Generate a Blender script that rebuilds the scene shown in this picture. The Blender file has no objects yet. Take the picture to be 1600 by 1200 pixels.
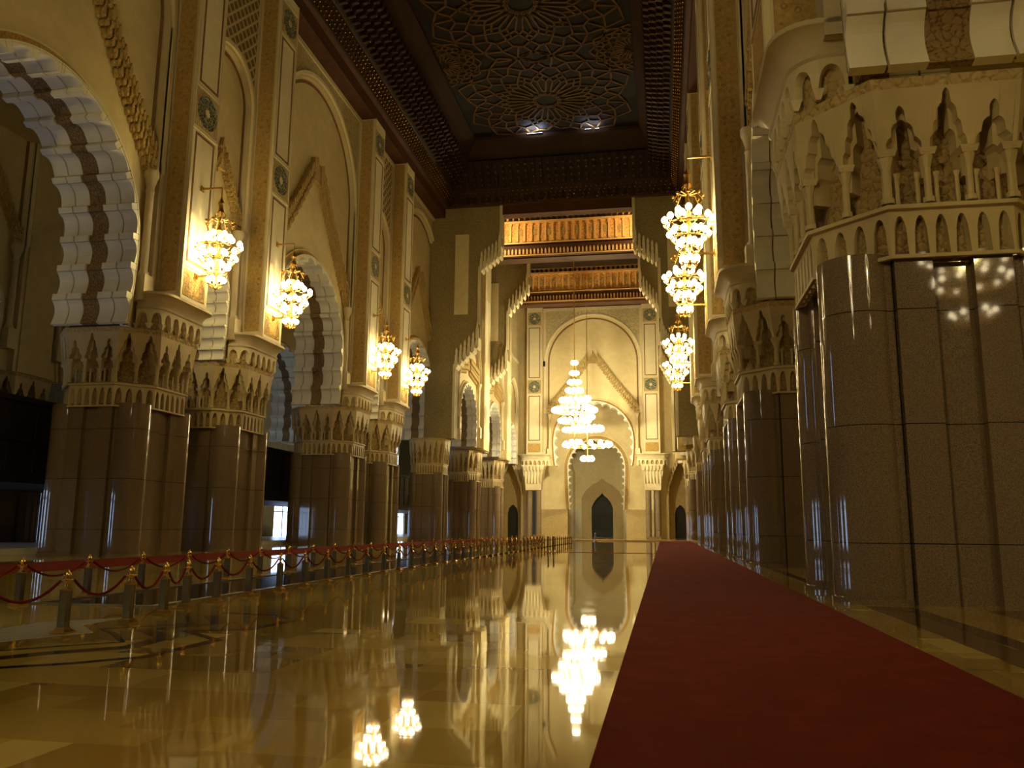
import bpy, bmesh, math, random
from mathutils import Vector, Matrix
random.seed(4)
PI = math.pi
S = bpy.context.scene
COL = S.collection

# ------------------------------------------------------------------ camera
def make_camera():
    f = 1300.0
    dy = Vector((237, 226, f)).normalized()
    dz = Vector((61, -7550, f)).normalized()
    dz = (dz - dy * dz.dot(dy)).normalized()
    dx = dy.cross(dz)
    def w(c): return Vector((dx.dot(c), dy.dot(c), dz.dot(c)))
    r, u, b = w(Vector((1, 0, 0))), w(Vector((0, -1, 0))), w(Vector((0, 0, -1)))
    cd = bpy.data.cameras.new('camera')
    cd.sensor_width = 36.0
    cd.lens = f / 1600 * 36.0
    cd.clip_end = 600
    co = bpy.data.objects.new('camera', cd)
    co.matrix_world = Matrix(((r.x, u.x, b.x, 0), (r.y, u.y, b.y, 0), (r.z, u.z, b.z, 1.65), (0, 0, 0, 1)))
    COL.objects.link(co)
    S.camera = co
make_camera()

# ------------------------------------------------------------------ world, exposure
W = bpy.data.worlds.new('world')
S.world = W
W.use_nodes = True
W.node_tree.nodes['Background'].inputs[0].default_value = (0.55, 0.50, 0.34, 1)
W.node_tree.nodes['Background'].inputs[1].default_value = 0.05
S.view_settings.view_transform = 'Standard'
S.view_settings.look = 'None'
S.view_settings.gamma = 1.0
S.view_settings.use_curve_mapping = False
S.view_settings.exposure = 0.32
S.cycles.max_bounces = 6
S.cycles.diffuse_bounces = 4
S.cycles.glossy_bounces = 4
S.cycles.sample_clamp_indirect = 3.0
S.cycles.sample_clamp_direct = 0.0
S.cycles.use_denoising = True
S.cycles.caustics_reflective = False
S.cycles.caustics_refractive = False

CHANDELIER_WATTS = 3600.0
BIG_WATTS = 15000.0
BEHIND_WATTS = 12500.0
DAY = 6.0            # daylight strength outside the aisle doors
GLOBE = 14.0
LAMP = (1.0, 0.76, 0.24)         # wall chandeliers
BIG_LAMP = (1.0, 0.88, 0.50)      # hanging chandeliers

# ------------------------------------------------------------------ materials
def mat(name, base=(0.5, 0.5, 0.5), rough=0.6, metal=0.0, spec=0.5):
    m = bpy.data.materials.new(name)
    m.use_nodes = True
    b = m.node_tree.nodes['Principled BSDF']
    b.inputs['Base Color'].default_value = (*base, 1)
    b.inputs['Roughness'].default_value = rough
    b.inputs['Metallic'].default_value = metal
    b.inputs['Specular IOR Level'].default_value = spec
    return m

class N:
    def __init__(s, m):
        s.t = m.node_tree; s.b = s.t.nodes['Principled BSDF']
        s.co = s.t.nodes.new('ShaderNodeTexCoord').outputs['Object']
    def n(s, typ, ins=None, **kw):
        x = s.t.nodes.new('ShaderNode' + typ)
        for k, v in kw.items(): setattr(x, k, v)
        for k, v in (ins or {}).items():
            if hasattr(v, 'is_output') or hasattr(v, 'links'): s.t.links.new(v, x.inputs[k])
            else: x.inputs[k].default_value = v
        return x
    def math(s, op, a, b=0.0):
        return s.n('Math', {0: a, 1: b}, operation=op).outputs[0]
    def ramp(s, fac, stops, const=False):
        r = s.n('ValToRGB', {0: fac})
        e = r.color_ramp.elements
        while len(e) < len(stops): e.new(0.5)
        if const: r.color_ramp.interpolation = 'CONSTANT'
        for i, (p, c) in enumerate(stops):
            e[i].position = p; e[i].color = (*c, 1)
        return r.outputs[0]
    def noise(s, scale, detail=3, vec=None, rough=0.55):
        return s.n('TexNoise', {'Vector': vec or s.co, 'Scale': scale, 'Detail': detail, 'Roughness': rough}).outputs[0]
    def color(s, o): s.t.links.new(o, s.b.inputs['Base Color'])
    def rough(s, o): s.t.links.new(o, s.b.inputs['Roughness'])
    def bump(s, h, strength=0.5, dist=0.05):
        o = s.n('Bump', {'Strength': strength, 'Distance': dist, 'Height': h}).outputs[0]
        s.t.links.new(o, s.b.inputs['Normal'])
    def mix(s, fac, a, b):
        x = s.n('Mix', data_type='RGBA')
        for sock, v in ((x.inputs[0], fac), (x.inputs[6], a), (x.inputs[7], b)):
            if hasattr(v, 'links'): s.t.links.new(v, sock)
            elif sock is x.inputs[0]: sock.default_value = v
            else: sock.default_value = (*v, 1)
        return x.outputs[2]

M = {}
def plaster(name, c1, c2, scale=1.2, rough=0.8):
    m = M[name] = mat(name, c1, rough, spec=0.25); g = N(m)
    g.color(g.ramp(g.noise(scale, 5), [(0.3, c1), (0.7, c2)]))
    g.bump(g.noise(scale * 14, 2), 0.15, 0.02)
plaster('cream_plaster', (0.60, 0.49, 0.27), (0.68, 0.57, 0.33))
plaster('pale_plaster', (0.70, 0.61, 0.40), (0.76, 0.67, 0.46))
plaster('white_stone', (0.80, 0.77, 0.66), (0.88, 0.84, 0.72), 0.8, 0.6)
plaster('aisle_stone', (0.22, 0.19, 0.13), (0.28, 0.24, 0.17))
plaster('capital_stone', (0.46, 0.37, 0.21), (0.54, 0.44, 0.27), 0.9, 0.6)
plaster('moulding_stone', (0.58, 0.49, 0.31), (0.66, 0.57, 0.38), 0.9, 0.6)
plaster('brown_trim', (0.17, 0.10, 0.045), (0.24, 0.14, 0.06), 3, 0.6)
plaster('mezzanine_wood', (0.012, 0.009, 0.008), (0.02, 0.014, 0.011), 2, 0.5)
plaster('white_marble', (0.72, 0.72, 0.72), (0.8, 0.8, 0.78), 1.5, 0.25)

def carved(name, c1, c2, scale, strength=0.7, dist=0.06, rough=0.75):
    m = M[name] = mat(name, c1, rough, spec=0.3); g = N(m)
    v = g.n('TexVoronoi', {'Vector': g.co, 'Scale': scale}, feature='DISTANCE_TO_EDGE').outputs[0]
    v2 = g.n('TexVoronoi', {'Vector': g.co, 'Scale': scale * 2.3}, feature='F1').outputs[0]
    h = g.math('ADD', g.math('MULTIPLY', v, 2.2), g.math('MULTIPLY', v2, 0.5))
    g.color(g.ramp(h, [(0.15, c2), (0.5, c1)]))
    g.bump(h, strength, dist)
carved('carved_stucco', (0.50, 0.38, 0.19), (0.34, 0.24, 0.10), 4.0)
carved('ochre_stucco', (0.52, 0.37, 0.15), (0.36, 0.24, 0.09), 5.0)
carved('carved_gold', (0.50, 0.32, 0.10), (0.30, 0.17, 0.05), 3.2)
carved('carved_brown', (0.36, 0.25, 0.11), (0.20, 0.13, 0.05), 4.5)
carved('carved_dark', (0.30, 0.20, 0.09), (0.12, 0.07, 0.03), 5.0)
carved('spandrel_relief', (0.50, 0.42, 0.24), (0.33, 0.29, 0.16), 1.6)
carved('painted_frieze', (0.75, 0.40, 0.11), (0.34, 0.14, 0.04), 2.6)
carved('cross_stucco', (0.27, 0.21, 0.095), (0.19, 0.14, 0.06), 3.0)

def lattice(name, c1, c2, k, width=0.35):
    m = M[name] = mat(name, c1, 0.7, spec=0.3); g = N(m)
    s = g.n('SeparateXYZ', {0: g.co})
    xy = g.math('ADD', s.outputs[0], s.outputs[1])
    a = g.math('ABSOLUTE', g.math('SINE', g.math('MULTIPLY', g.math('ADD', xy, s.outputs[2]), k)))
    b = g.math('ABSOLUTE', g.math('SINE', g.math('MULTIPLY', g.math('SUBTRACT', xy, s.outputs[2]), k)))
    h = g.math('MINIMUM', a, b)
    g.color(g.ramp(h, [(width * 0.6, c1), (width, c2)]))
    g.bump(g.math('SUBTRACT', 1.0, h), 0.5, 0.05)
lattice('gold_lattice', (0.36, 0.22, 0.075), (0.52, 0.34, 0.12), 5.0)
lattice('spandrel_lattice', (0.60, 0.50, 0.28), (0.20, 0.15, 0.07), 3.4, 0.5)

def flower_panel():
    m = M['flower_panel'] = mat('flower_panel', rough=0.7, spec=0.3); g = N(m)
    v = g.n('TexVoronoi', {'Vector': g.co, 'Scale': 2.1, 'Randomness': 0.45}, feature='F1').outputs[0]
    w = g.n('TexVoronoi', {'Vector': g.co, 'Scale': 14.0}, feature='DISTANCE_TO_EDGE').outputs[0]
    ring = g.math('SUBTRACT', 1.0, g.math('MULTIPLY', g.math('ABSOLUTE', g.math('SUBTRACT', v, 0.16)), 12.0))
    dots = g.math('MULTIPLY', ring, g.math('GREATER_THAN', w, 0.06))
    base = g.ramp(g.noise(5.0, 5, rough=0.75), [(0.35, (0.36, 0.23, 0.075)), (0.65, (0.54, 0.37, 0.14))])
    g.color(g.mix(g.math('MULTIPLY', g.math('MAXIMUM', dots, 0.0), 0.8), base, (0.09, 0.055, 0.022)))
    g.bump(dots, 0.4, 0.03)
flower_panel()

def granite():
    m = M['granite'] = mat('granite', rough=0.04, spec=0.6); g = N(m)
    n1 = g.noise(38, 3); n2 = g.noise(1.1, 3)
    c = g.mix(g.ramp(n1, [(0.35, (0, 0, 0)), (0.65, (1, 1, 1))]), (0.105, 0.075, 0.045), (0.27, 0.20, 0.13))
    c2 = g.mix(g.math('MULTIPLY', n2, 0.5), c, (0.17, 0.12, 0.075))
    s = g.n('SeparateXYZ', {0: g.co})
    fr = g.math('FRACT', g.math('MULTIPLY', s.outputs[2], 1 / 2.72))
    joint = g.math('LESS_THAN', g.math('ABSOLUTE', g.math('SUBTRACT', fr, 0.5)), 0.004)
    g.color(g.mix(joint, c2, (0.02, 0.014, 0.01)))
    g.rough(g.ramp(n1, [(0.2, (0.03,) * 3), (0.9, (0.06,) * 3)]))
granite()

def floor_mat():
    m = M['floor_marble'] = mat('floor_marble', rough=0.07, spec=0.55); g = N(m)
    def cells(size, off):
        v = g.n('VectorMath', {0: g.co, 1: off}, operation='ADD').outputs[0]
        v = g.n('VectorMath', {0: v, 1: (1 / size, 1 / size, 0)}, operation='MULTIPLY').outputs[0]
        v = g.n('VectorMath', {0: v}, operation='FLOOR').outputs[0]
        return g.n('TexWhiteNoise', {'Vector': v}, noise_dimensions='2D').outputs[0]
    a = cells(1.04, (0.31, 0.2, 0)); b = cells(2.08, (0.31, 0.2, 0)); e = cells(0.52, (0.31, 0.2, 0))
    t = g.math('ADD', g.math('MULTIPLY', b, 0.55), g.math('ADD', g.math('MULTIPLY', a, 0.33), g.math('MULTIPLY', e, 0.12)))
    tone = g.ramp(t, [(0.0, (0.40, 0.265, 0.05)), (0.36, (0.50, 0.35, 0.07)), (0.5, (0.62, 0.46, 0.10)), (0.62, (0.76, 0.60, 0.16))], True)
    vein = g.noise(2.3, 6, rough=0.65)
    g.color(g.mix(g.math('MULTIPLY', vein, 0.55), tone, (0.50, 0.29, 0.06)))
    st = g.n('VectorMath', {0: g.co, 1: (0.5, 1.5, 0)}, operation='MULTIPLY').outputs[0]
    w = g.noise(1.0, 2, vec=st)
    w2 = g.noise(5.0, 1, vec=st)
    g.bump(g.math('ADD', w, g.math('MULTIPLY', w2, 0.22)), 0.013, 0.045)
    g.rough(g.ramp(g.noise(0.7, 4), [(0.3, (0.022,) * 3), (0.8, (0.05,) * 3)]))
floor_mat()

def inlay(name, c1, c2, rough=0.07):
    m = M[name] = mat(name, c1, rough, spec=0.5); g = N(m)
    g.color(g.ramp(g.noise(6, 4), [(0.35, c1), (0.65, c2)]))
inlay('black_inlay', (0.035, 0.018, 0.010), (0.05, 0.026, 0.013))
inlay('pale_inlay', (0.52, 0.50, 0.40), (0.60, 0.58, 0.48), 0.2)
inlay('brown_inlay', (0.12, 0.065, 0.02), (0.17, 0.09, 0.028))
inlay('beige_stone', (0.55, 0.40, 0.25), (0.60, 0.44, 0.28), 0.4)

def fabric(name, c1, c2):
    m = M[name] = mat(name, c1, 0.95, spec=0.05); g = N(m)
    g.color(g.ramp(g.noise(1.6, 6, rough=0.7), [(0.3, c1), (0.7, c2)]))
    g.bump(g.noise(140, 2), 0.6, 0.01)
fabric('red_carpet', (0.16, 0.017, 0.007), (0.22, 0.026, 0.010))
fabric('red_velvet', (0.13, 0.012, 0.012), (0.18, 0.02, 0.018))

def wood(name, c1, c2, rough=0.45):
    m = M[name] = mat(name, c1, rough, spec=0.2); g = N(m)
    v = g.n('VectorMath', {0: g.co, 1: (1.0, 1.0, 6.0)}, operation='MULTIPLY').outputs[0]
    n = g.noise(1.5, 5, vec=v)
    g.color(g.ramp(n, [(0.3, c1), (0.7, c2)]))
    g.bump(g.noise(9, 3), 0.4, 0.04)
wood('cedar', (0.024, 0.010, 0.004), (0.038, 0.016, 0.006), 0.65)
wood('cedar_dark', (0.012, 0.006, 0.003), (0.02, 0.010, 0.004), 0.65)
wood('cedar_red', (0.055, 0.020, 0.008), (0.08, 0.030, 0.012), 0.65)
wood('cedar_gold', (0.70, 0.38, 0.13), (0.82, 0.50, 0.19))
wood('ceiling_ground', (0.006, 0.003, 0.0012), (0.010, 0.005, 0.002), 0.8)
wood('lattice_wood', (0.07, 0.036, 0.010), (0.10, 0.052, 0.015), 0.8)
wood('post_wood', (0.05, 0.028, 0.014), (0.08, 0.042, 0.02), 0.25)
M['gold_bead'] = mat('gold_bead', (0.75, 0.48, 0.14), 0.25, 1.0)
M['brass'] = mat('brass', (0.80, 0.52, 0.15), 0.22, 1.0)
M['bronze_gold'] = mat('bronze_gold', (0.72, 0.45, 0.13), 0.3, 1.0)
M['polished_steel'] = mat('polished_steel', (0.42, 0.40, 0.36), 0.16, 1.0)
M['dark_metal'] = mat('dark_metal', (0.05, 0.04, 0.03), 0.4, 0.8)
M['grey_rail'] = mat('grey_rail', (0.45, 0.45, 0.45), 0.25, 0.9)
M['dark_glass'] = mat('dark_glass', (0.05, 0.03, 0.012), 0.03, 0.0, 0.7)
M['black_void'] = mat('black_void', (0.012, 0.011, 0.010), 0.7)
M['speaker_black'] = mat('speaker_black', (0.02, 0.02, 0.02), 0.6)

def roundel_mat():
    m = M['green_zellige'] = mat('green_zellige', rough=0.35, spec=0.4); g = N(m)
    v = g.n('TexVoronoi', {'Vector': g.co, 'Scale': 4.5}, feature='DISTANCE_TO_EDGE').outputs[0]
    g.color(g.ramp(v, [(0.03, (0.40, 0.36, 0.20)), (0.10, (0.045, 0.075, 0.055)), (0.3, (0.03, 0.05, 0.06))]))
roundel_mat()

def emit(name, col, strength, sampling='AUTO'):
    m = bpy.data.materials.new(name); m.use_nodes = True
    t = m.node_tree; t.nodes.clear()
    e = t.nodes.new('ShaderNodeEmission'); o = t.nodes.new('ShaderNodeOutputMaterial')
    e.inputs[0].default_value = (*col, 1); e.inputs[1].default_value = strength
    t.links.new(e.outputs[0], o.inputs[0])
    m.cycles.emission_sampling = sampling
    M[name] = m
emit('globe_glow', (1.0, 0.80, 0.46), GLOBE, 'NONE')
emit('daylight', (0.48, 0.66, 1.0), DAY)
emit('cove_glow', (0.62, 0.74, 1.0), 12.0, 'NONE')

# ------------------------------------------------------------------ mesh builder
class MB:
    def __init__(s): s.v = []; s.f = []
    def add(s, vs, fs):
        o = len(s.v); s.v += [tuple(p) for p in vs]; s.f += [tuple(i + o for i in f) for f in fs]
    def quad(s, a, b, c, d): s.add([a, b, c, d], [(0, 1, 2, 3)])
    def box(s, x0, x1, y0, y1, z0, z1):
        s.add([(x, y, z) for z in (z0, z1) for y in (y0, y1) for x in (x0, x1)],
              [(0, 2, 3, 1), (4, 5, 7, 6), (0, 1, 5, 4), (2, 6, 7, 3), (0, 4, 6, 2), (1, 3, 7, 5)])
    def frustum(s, cx, cy, z0, z1, a0, a1, b0=None, b1=None):
        b0 = a0 if b0 is None else b0; b1 = a1 if b1 is None else b1
        s.add([(cx - a0, cy - b0, z0), (cx + a0, cy - b0, z0), (cx + a0, cy + b0, z0), (cx - a0, cy + b0, z0),
               (cx - a1, cy - b1, z1), (cx + a1, cy - b1, z1), (cx + a1, cy + b1, z1), (cx - a1, cy + b1, z1)],
              [(3, 2, 1, 0), (4, 5, 6, 7), (0, 1, 5, 4), (1, 2, 6, 5), (2, 3, 7, 6), (3, 0, 4, 7)])
    def prism_xz(s, poly, y0, y1):
        n = len(poly)
        s.add([(x, y0, z) for x, z in poly] + [(x, y1, z) for x, z in poly],
              [tuple(range(n)), tuple(range(2 * n - 1, n - 1, -1))] + [(i, i + n, (i + 1) % n + n, (i + 1) % n) for i in range(n)])
    def prism_xy(s, poly, z0, z1):
        n = len(poly)
        s.add([(x, y, z0) for x, y in poly] + [(x, y, z1) for x, y in poly],
              [tuple(range(n - 1, -1, -1)), tuple(range(n, 2 * n))] + [(i, (i + 1) % n, (i + 1) % n + n, i + n) for i in range(n)])
    def loft(s, rings, caps=True):
        n = len(rings[0]); vs = [p for r in rings for p in r]; fs = []
        for k in range(len(rings) - 1):
            for i in range(n):
                j = (i + 1) % n
                fs.append((k * n + i, k * n + j, (k + 1) * n + j, (k + 1) * n + i))
        if caps: fs += [tuple(range(n - 1, -1, -1)), tuple(range((len(rings) - 1) * n, len(rings) * n))]
        s.add(vs, fs)
    def lathe(s, prof, n=12, c=(0, 0, 0)):
        s.loft([[(c[0] + r * math.cos(2 * PI * i / n), c[1] + r * math.sin(2 * PI * i / n), c[2] + z) for i in range(n)] for r, z in prof])
    def tube(s, pts, r, n=6):
        rings = []; pts = [Vector(p) for p in pts]
        for i, p in enumerate(pts):
            t = (pts[min(i + 1, len(pts) - 1)] - pts[max(i - 1, 0)]).normalized()
            a = t.cross(Vector((0, 0, 1))); a = a.normalized() if a.length > 1e-3 else Vector((1, 0, 0))
            b = t.cross(a)
            rings.append([p + a * (r * math.cos(2 * PI * k / n)) + b * (r * math.sin(2 * PI * k / n)) for k in range(n)])
        s.loft(rings)
    def ball(s, c, r, n=8, m=5, sz=1.0):
        s.lathe([(max(r * math.sin(PI * k / m), r * 0.02), -r * sz * math.cos(PI * k / m)) for k in range(m + 1)], n, c)
    def mesh(s, name, material, smooth=False):
        me = bpy.data.meshes.new(name); me.from_pydata(s.v, [], s.f); me.materials.append(M[material])
        bm = bmesh.new(); bm.from_mesh(me); bmesh.ops.recalc_face_normals(bm, faces=bm.faces); bm.to_mesh(me); bm.free()
        if smooth:
            me.polygons.foreach_set('use_smooth', [True] * len(me.polygons))
            try: me.set_sharp_from_angle(angle=math.radians(38))
            except Exception: pass
        me.update()
        return me
    def build(s, name, material, parent=None, smooth=False):
        return link(name, s.mesh(name, material, smooth), parent)

def link(name, data, parent=None):
    o = bpy.data.objects.new(name, data); COL.objects.link(o)
    if parent: o.parent = parent
    return o
def empty(name, loc=(0, 0, 0), rz=0.0, parent=None):
    o = link(name, None, parent); o.location = loc; o.rotation_euler = (0, 0, rz); o.empty_display_size = 0.3
    return o
def tag(o, label=None, cat=None, group=None, kind=None):
    for k, v in (('label', label), ('category', cat), ('group', group), ('kind', kind)):
        if v: o[k] = v
    return o
KIDS = {}
def copy_tree(o, parent=None):
    c = o.copy(); COL.objects.link(c)
    if parent: c.parent = parent
    for ch in [x for x in o.children]: copy_tree(ch, c)
    return c
ORD = ['first', 'second', 'third', 'fourth', 'fifth', 'sixth', 'seventh', 'eighth', 'ninth', 'tenth', 'eleventh', 'twelfth', 'thirteenth',
       'fourteenth', 'fifteenth', 'sixteenth', 'seventeenth', 'eighteenth', 'nineteenth', 'twentieth', 'twenty-first', 'twenty-second',
       'twenty-third', 'twenty-fourth', 'twenty-fifth', 'twenty-sixth', 'twenty-seventh', 'twenty-eighth', 'twenty-ninth', 'thirtieth']

# ------------------------------------------------------------------ plan of the hall
XL, XR = -28.55, 4.6            # wall planes of the nave
PIL = 1.55                      # how far the pilasters stand out
YEND = 99.7                     # first cross wall
ZT = 41.3                       # wall head
ZB = 12.5                       # arch springing
PAIRS = [43.4, 53.5, 74.1, 84.4]

# ------------------------------------------------------------------ floor
def structure(o): return tag(o, kind='structure')
mb = MB(); mb.box(-75, 45, -30, 185, -0.4, 0.0)
structure(mb.build('floor', 'floor_marble'))

def flat(name, poly, z1, material, z0=0.0):
    m = MB(); m.prism_xy(poly, z0 + 0.001, z1)
    return m.build(name, material)
def band(pts, w):
    """closed strip of width w to the inside of an open polyline"""
    L, R_ = [], []
    for i, p in enumerate(pts):
        a = Vector(pts[max(i - 1, 0)]); b = Vector(pts[min(i + 1, len(pts) - 1)])
        t = (b - a).normalized(); n = Vector((-t.y, t.x))
        L.append(tuple(Vector(p) + n * w / 2)); R_.append(tuple(Vector(p) - n * w / 2))
    m = MB()
    for i in range(len(pts) - 1):
        m.prism_xy([L[i], L[i + 1], R_[i + 1], R_[i]], 0.001, 0.004)
    return m
# star-shaped stone inlays in the floor beside the rope line
star = flat('trim_1', [(-9.95, 10.6), (-10.4, 11.8), (-10.42, 13.0), (-9.5, 13.95), (-9.5, 12.75), (-8.7, 11.95), (-8.9, 11.6), (-9.35, 10.5)], 0.004, 'pale_inlay')
structure(star)
m = band([(-8.2, 7.6), (-7.6, 8.85), (-7.03, 9.3), (-6.5, 9.95), (-6.42, 11.6), (-7.45, 12.45), (-6.6, 12.9), (-6.45, 14.3), (-7.2, 15.0), (-8.3, 15.2)], 0.16)
structure(m.build('trim_2', 'black_inlay'))
m = band([(-8.9, 9.6), (-8.2, 10.5), (-7.6, 11.1), (-8.3, 11.9), (-8.9, 12.4), (-7.9, 13.4), (-8.6, 14.4)], 0.10)
structure(m.build('trim_3', 'black_inlay'))
m = band([(-8.6, 8.6), (-7.9, 9.9), (-7.2, 10.7), (-7.3, 11.7), (-8.1, 12.4), (-7.5, 13.6), (-8.2, 14.6)], 0.30)
structure(m.build('trim_4', 'brown_inlay'))
m = MB(); m.box(4.9, 5.3, 2, 19.9, 0.001, 0.004); m.box(4.35, 4.7, 25, 96, 0.001, 0.004)
structure(m.build('trim_5', 'black_inlay'))
m = MB(); m.box(6.6, 9.5, 2, 19.6, 0.001, 0.003); m.box(4.3, 4.88, 2, 20, 0.001, 0.003)
structure(m.build('trim_6', 'brown_inlay'))
# glazed floor strip between the two rope lines, with its metal edge
m = MB(); m.box(-12.9, -10.35, 16.0, 62, 0.001, 0.006)
structure(m.build('trim_7', 'dark_glass'))
m = MB(); m.box(-10.35, -10.2, 15.9, 62, 0.001, 0.03); m.box(-13.0, -12.9, 15.9, 62, 0.001, 0.03); m.box(-13.0, -10.2, 15.8, 15.9, 0.001, 0.03)
structure(m.build('trim_8', 'grey_rail'))
m = MB(); m.box(-13.0, 4.3, 111.2, 113.0, 0.001, 0.16)
structure(m.build('trim_9', 'beige_stone'))
m = MB(); m.box(-47, -34.2, 0, 150, 0.001, 0.34)
structure(m.build('trim_10', 'white_marble'))

# ------------------------------------------------------------------ carpets
def carpet(x0, x1, y0, y1, label, h=0.016):
    m = MB(); m.box(x0, x1, y0, y1, 0.001, h)
    for x in (x0, x1): m.box(x - 0.012, x + 0.012, y0, y1, 0.001, h + 0.004)
    return tag(m.build('carpet_runner', 'red_carpet'), label, 'carpet')
carpet(-0.53, 3.46, 2.5, 111.2, 'wide long red carpet running beside the row of granite pillars towards the far wall')
carpet(-26.4, -21.6, 8, 112, 'red carpet strip seen edge-on behind the rope barriers at the foot of the arcade')
carpet(-9.4, -0.56, 57.4, 57.85, 'thin red carpet strip crossing the shiny floor between two steel posts and the wide carpet')

# ------------------------------------------------------------------ arches and wall bays
def arch_pts(R, zc, zb, drop, narc=36, nleg=7):
    """horseshoe curve from the left foot over the crown to the right foot"""
    pts = []
    for i in range(nleg):
        z = zb + (zc - zb) * i / nleg
        pts.append((-(R - drop * ((zc - z) / (zc - zb)) ** 2), z))
    for i in range(narc + 1):
        a = PI - PI * i / narc
        pts.append((R * math.cos(a), zc + R * math.sin(a)))
    for i in range(nleg - 1, -1, -1):
        z = zb + (zc - zb) * i / nleg
        pts.append((R - drop * ((zc - z) / (zc - zb)) ** 2, z))
    return pts
def ribbon(m, A, B, yf, yb):
    """solid strip between two curves (x,z), front face at yf, edges running back to yb"""
    for i in range(len(A) - 1):
        a, b, c, d = A[i], A[i + 1], B[i + 1], B[i]
        m.quad((a[0], yf, a[1]), (b[0], yf, b[1]), (c[0], yf, c[1]), (d[0], yf, d[1]))
        m.quad((a[0], yf, a[1]), (b[0], yf, b[1]), (b[0], yb, b[1]), (a[0], yb, a[1]))
        m.quad((d[0], yf, d[1]), (c[0], yf, c[1]), (c[0], yb, c[1]), (d[0], yb, d[1]))
def resample(pts, step=0.16):
    P = [Vector((p[0], p[1])) for p in pts]; out = [P[0].copy()]; acc = 0
    for a, b in zip(P, P[1:]):
        L = (b - a).length; n = max(1, int(round(L / step)))
        for k in range(1, n + 1): out.append(a.lerp(b, k / n))
    return out

def block_arch(name_white, name_strip, R, zc, zb, drop, depth, parent, lobe=1.30, step=0.42, D=0.34, strips=None):
    """polylobed intrados: two rows of white stone blocks either side of a carved brown strip"""
    base = arch_pts(R, zc, zb, drop, 64, 10)
    P = resample(base, 0.03)
    half = P[:len(P) // 2 + 1]
    s = [0.0]
    for a, b in zip(half, half[1:]): s.append(s[-1] + (b - a).length)
    total = s[-1]; per = lobe + step; nl = max(2, round((total + step * 0.5) / per)); sc = total / (nl * per - step * 0.5)
    def at(q):
        q = max(0, min(total, q))
        lo = min(range(0, len(s)), key=lambda i: abs(s[i] - q)) if len(s) < 4 else None
        if lo is None:
            a, b = 0, len(s) - 1
            while b - a > 1:
                mid = (a + b) // 2
                if s[mid] <= q: a = mid
                else: b = mid
            lo = a
        i = min(lo, len(half) - 2); t = (half[i + 1] - half[i]).normalized()
        return half[i] + t * (q - s[i]), Vector((t.y, -t.x))
    segs = []   # each segment: list of (point, inward normal, offset)
    for k in range(nl):
        s0 = k * per * sc
        seg = []
        for i in range(9):
            t = i / 8; p, n = at(s0 + t * lobe * sc); seg.append((p, n, D * (1 - math.sin(PI * t) ** 0.8) * (0.35 + 0.65 * t) + 0.06))
        segs.append(seg)
        s1 = s0 + lobe * sc
        if s1 < total - 0.02:
            q = min(total, s1 + step * sc)
            segs.append([(*at(s1 + 0.03), D + 0.12), (*at(q - 0.03), D + 0.12)])
    if strips is None:
        u = depth / 4.6
        strips = [(-0.02, -0.86 * u), (-0.93 * u, -1.80 * u), (-2.80 * u, -3.67 * u), (-3.74 * u, -4.6 * u)]
    w = MB(); b = MB()
    for sgn in (1, -1):
        for seg in segs:
            F = [(p.x + n.x * d, p.y + n.y * d) for p, n, d in seg]; B = [(p.x - n.x * 0.12, p.y - n.y * 0.12) for p, n, d in seg]
            poly = F + B[::-1]
            poly = [(x * sgn, z) for x, z in poly]
            for y0, y1 in strips: w.prism_xz(poly, y0, y1)
            Bd = [(p.x + n.x * max(0.03, d * 0.75), p.y + n.y * max(0.03, d * 0.75)) for p, n, d in seg]
            poly = [(x * sgn, z) for x, z in Bd + B[::-1]]
            b.prism_xz(poly, strips[1][1] + 0.0, strips[2][0])
    G = arch_pts(R + 0.02, zc, zb, drop)
    H = arch_pts(R + 0.18, zc, zb, drop)
    for i in range(len(G) - 1):
        a, c = G[i], G[i + 1]
        b.quad((a[0], 0, a[1]), (c[0], 0, c[1]), (c[0], -depth, c[1]), (a[0], -depth, a[1]))
    w.build(name_white, 'white_stone', parent)
    b.build(name_strip, 'carved_dark', parent)

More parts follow.
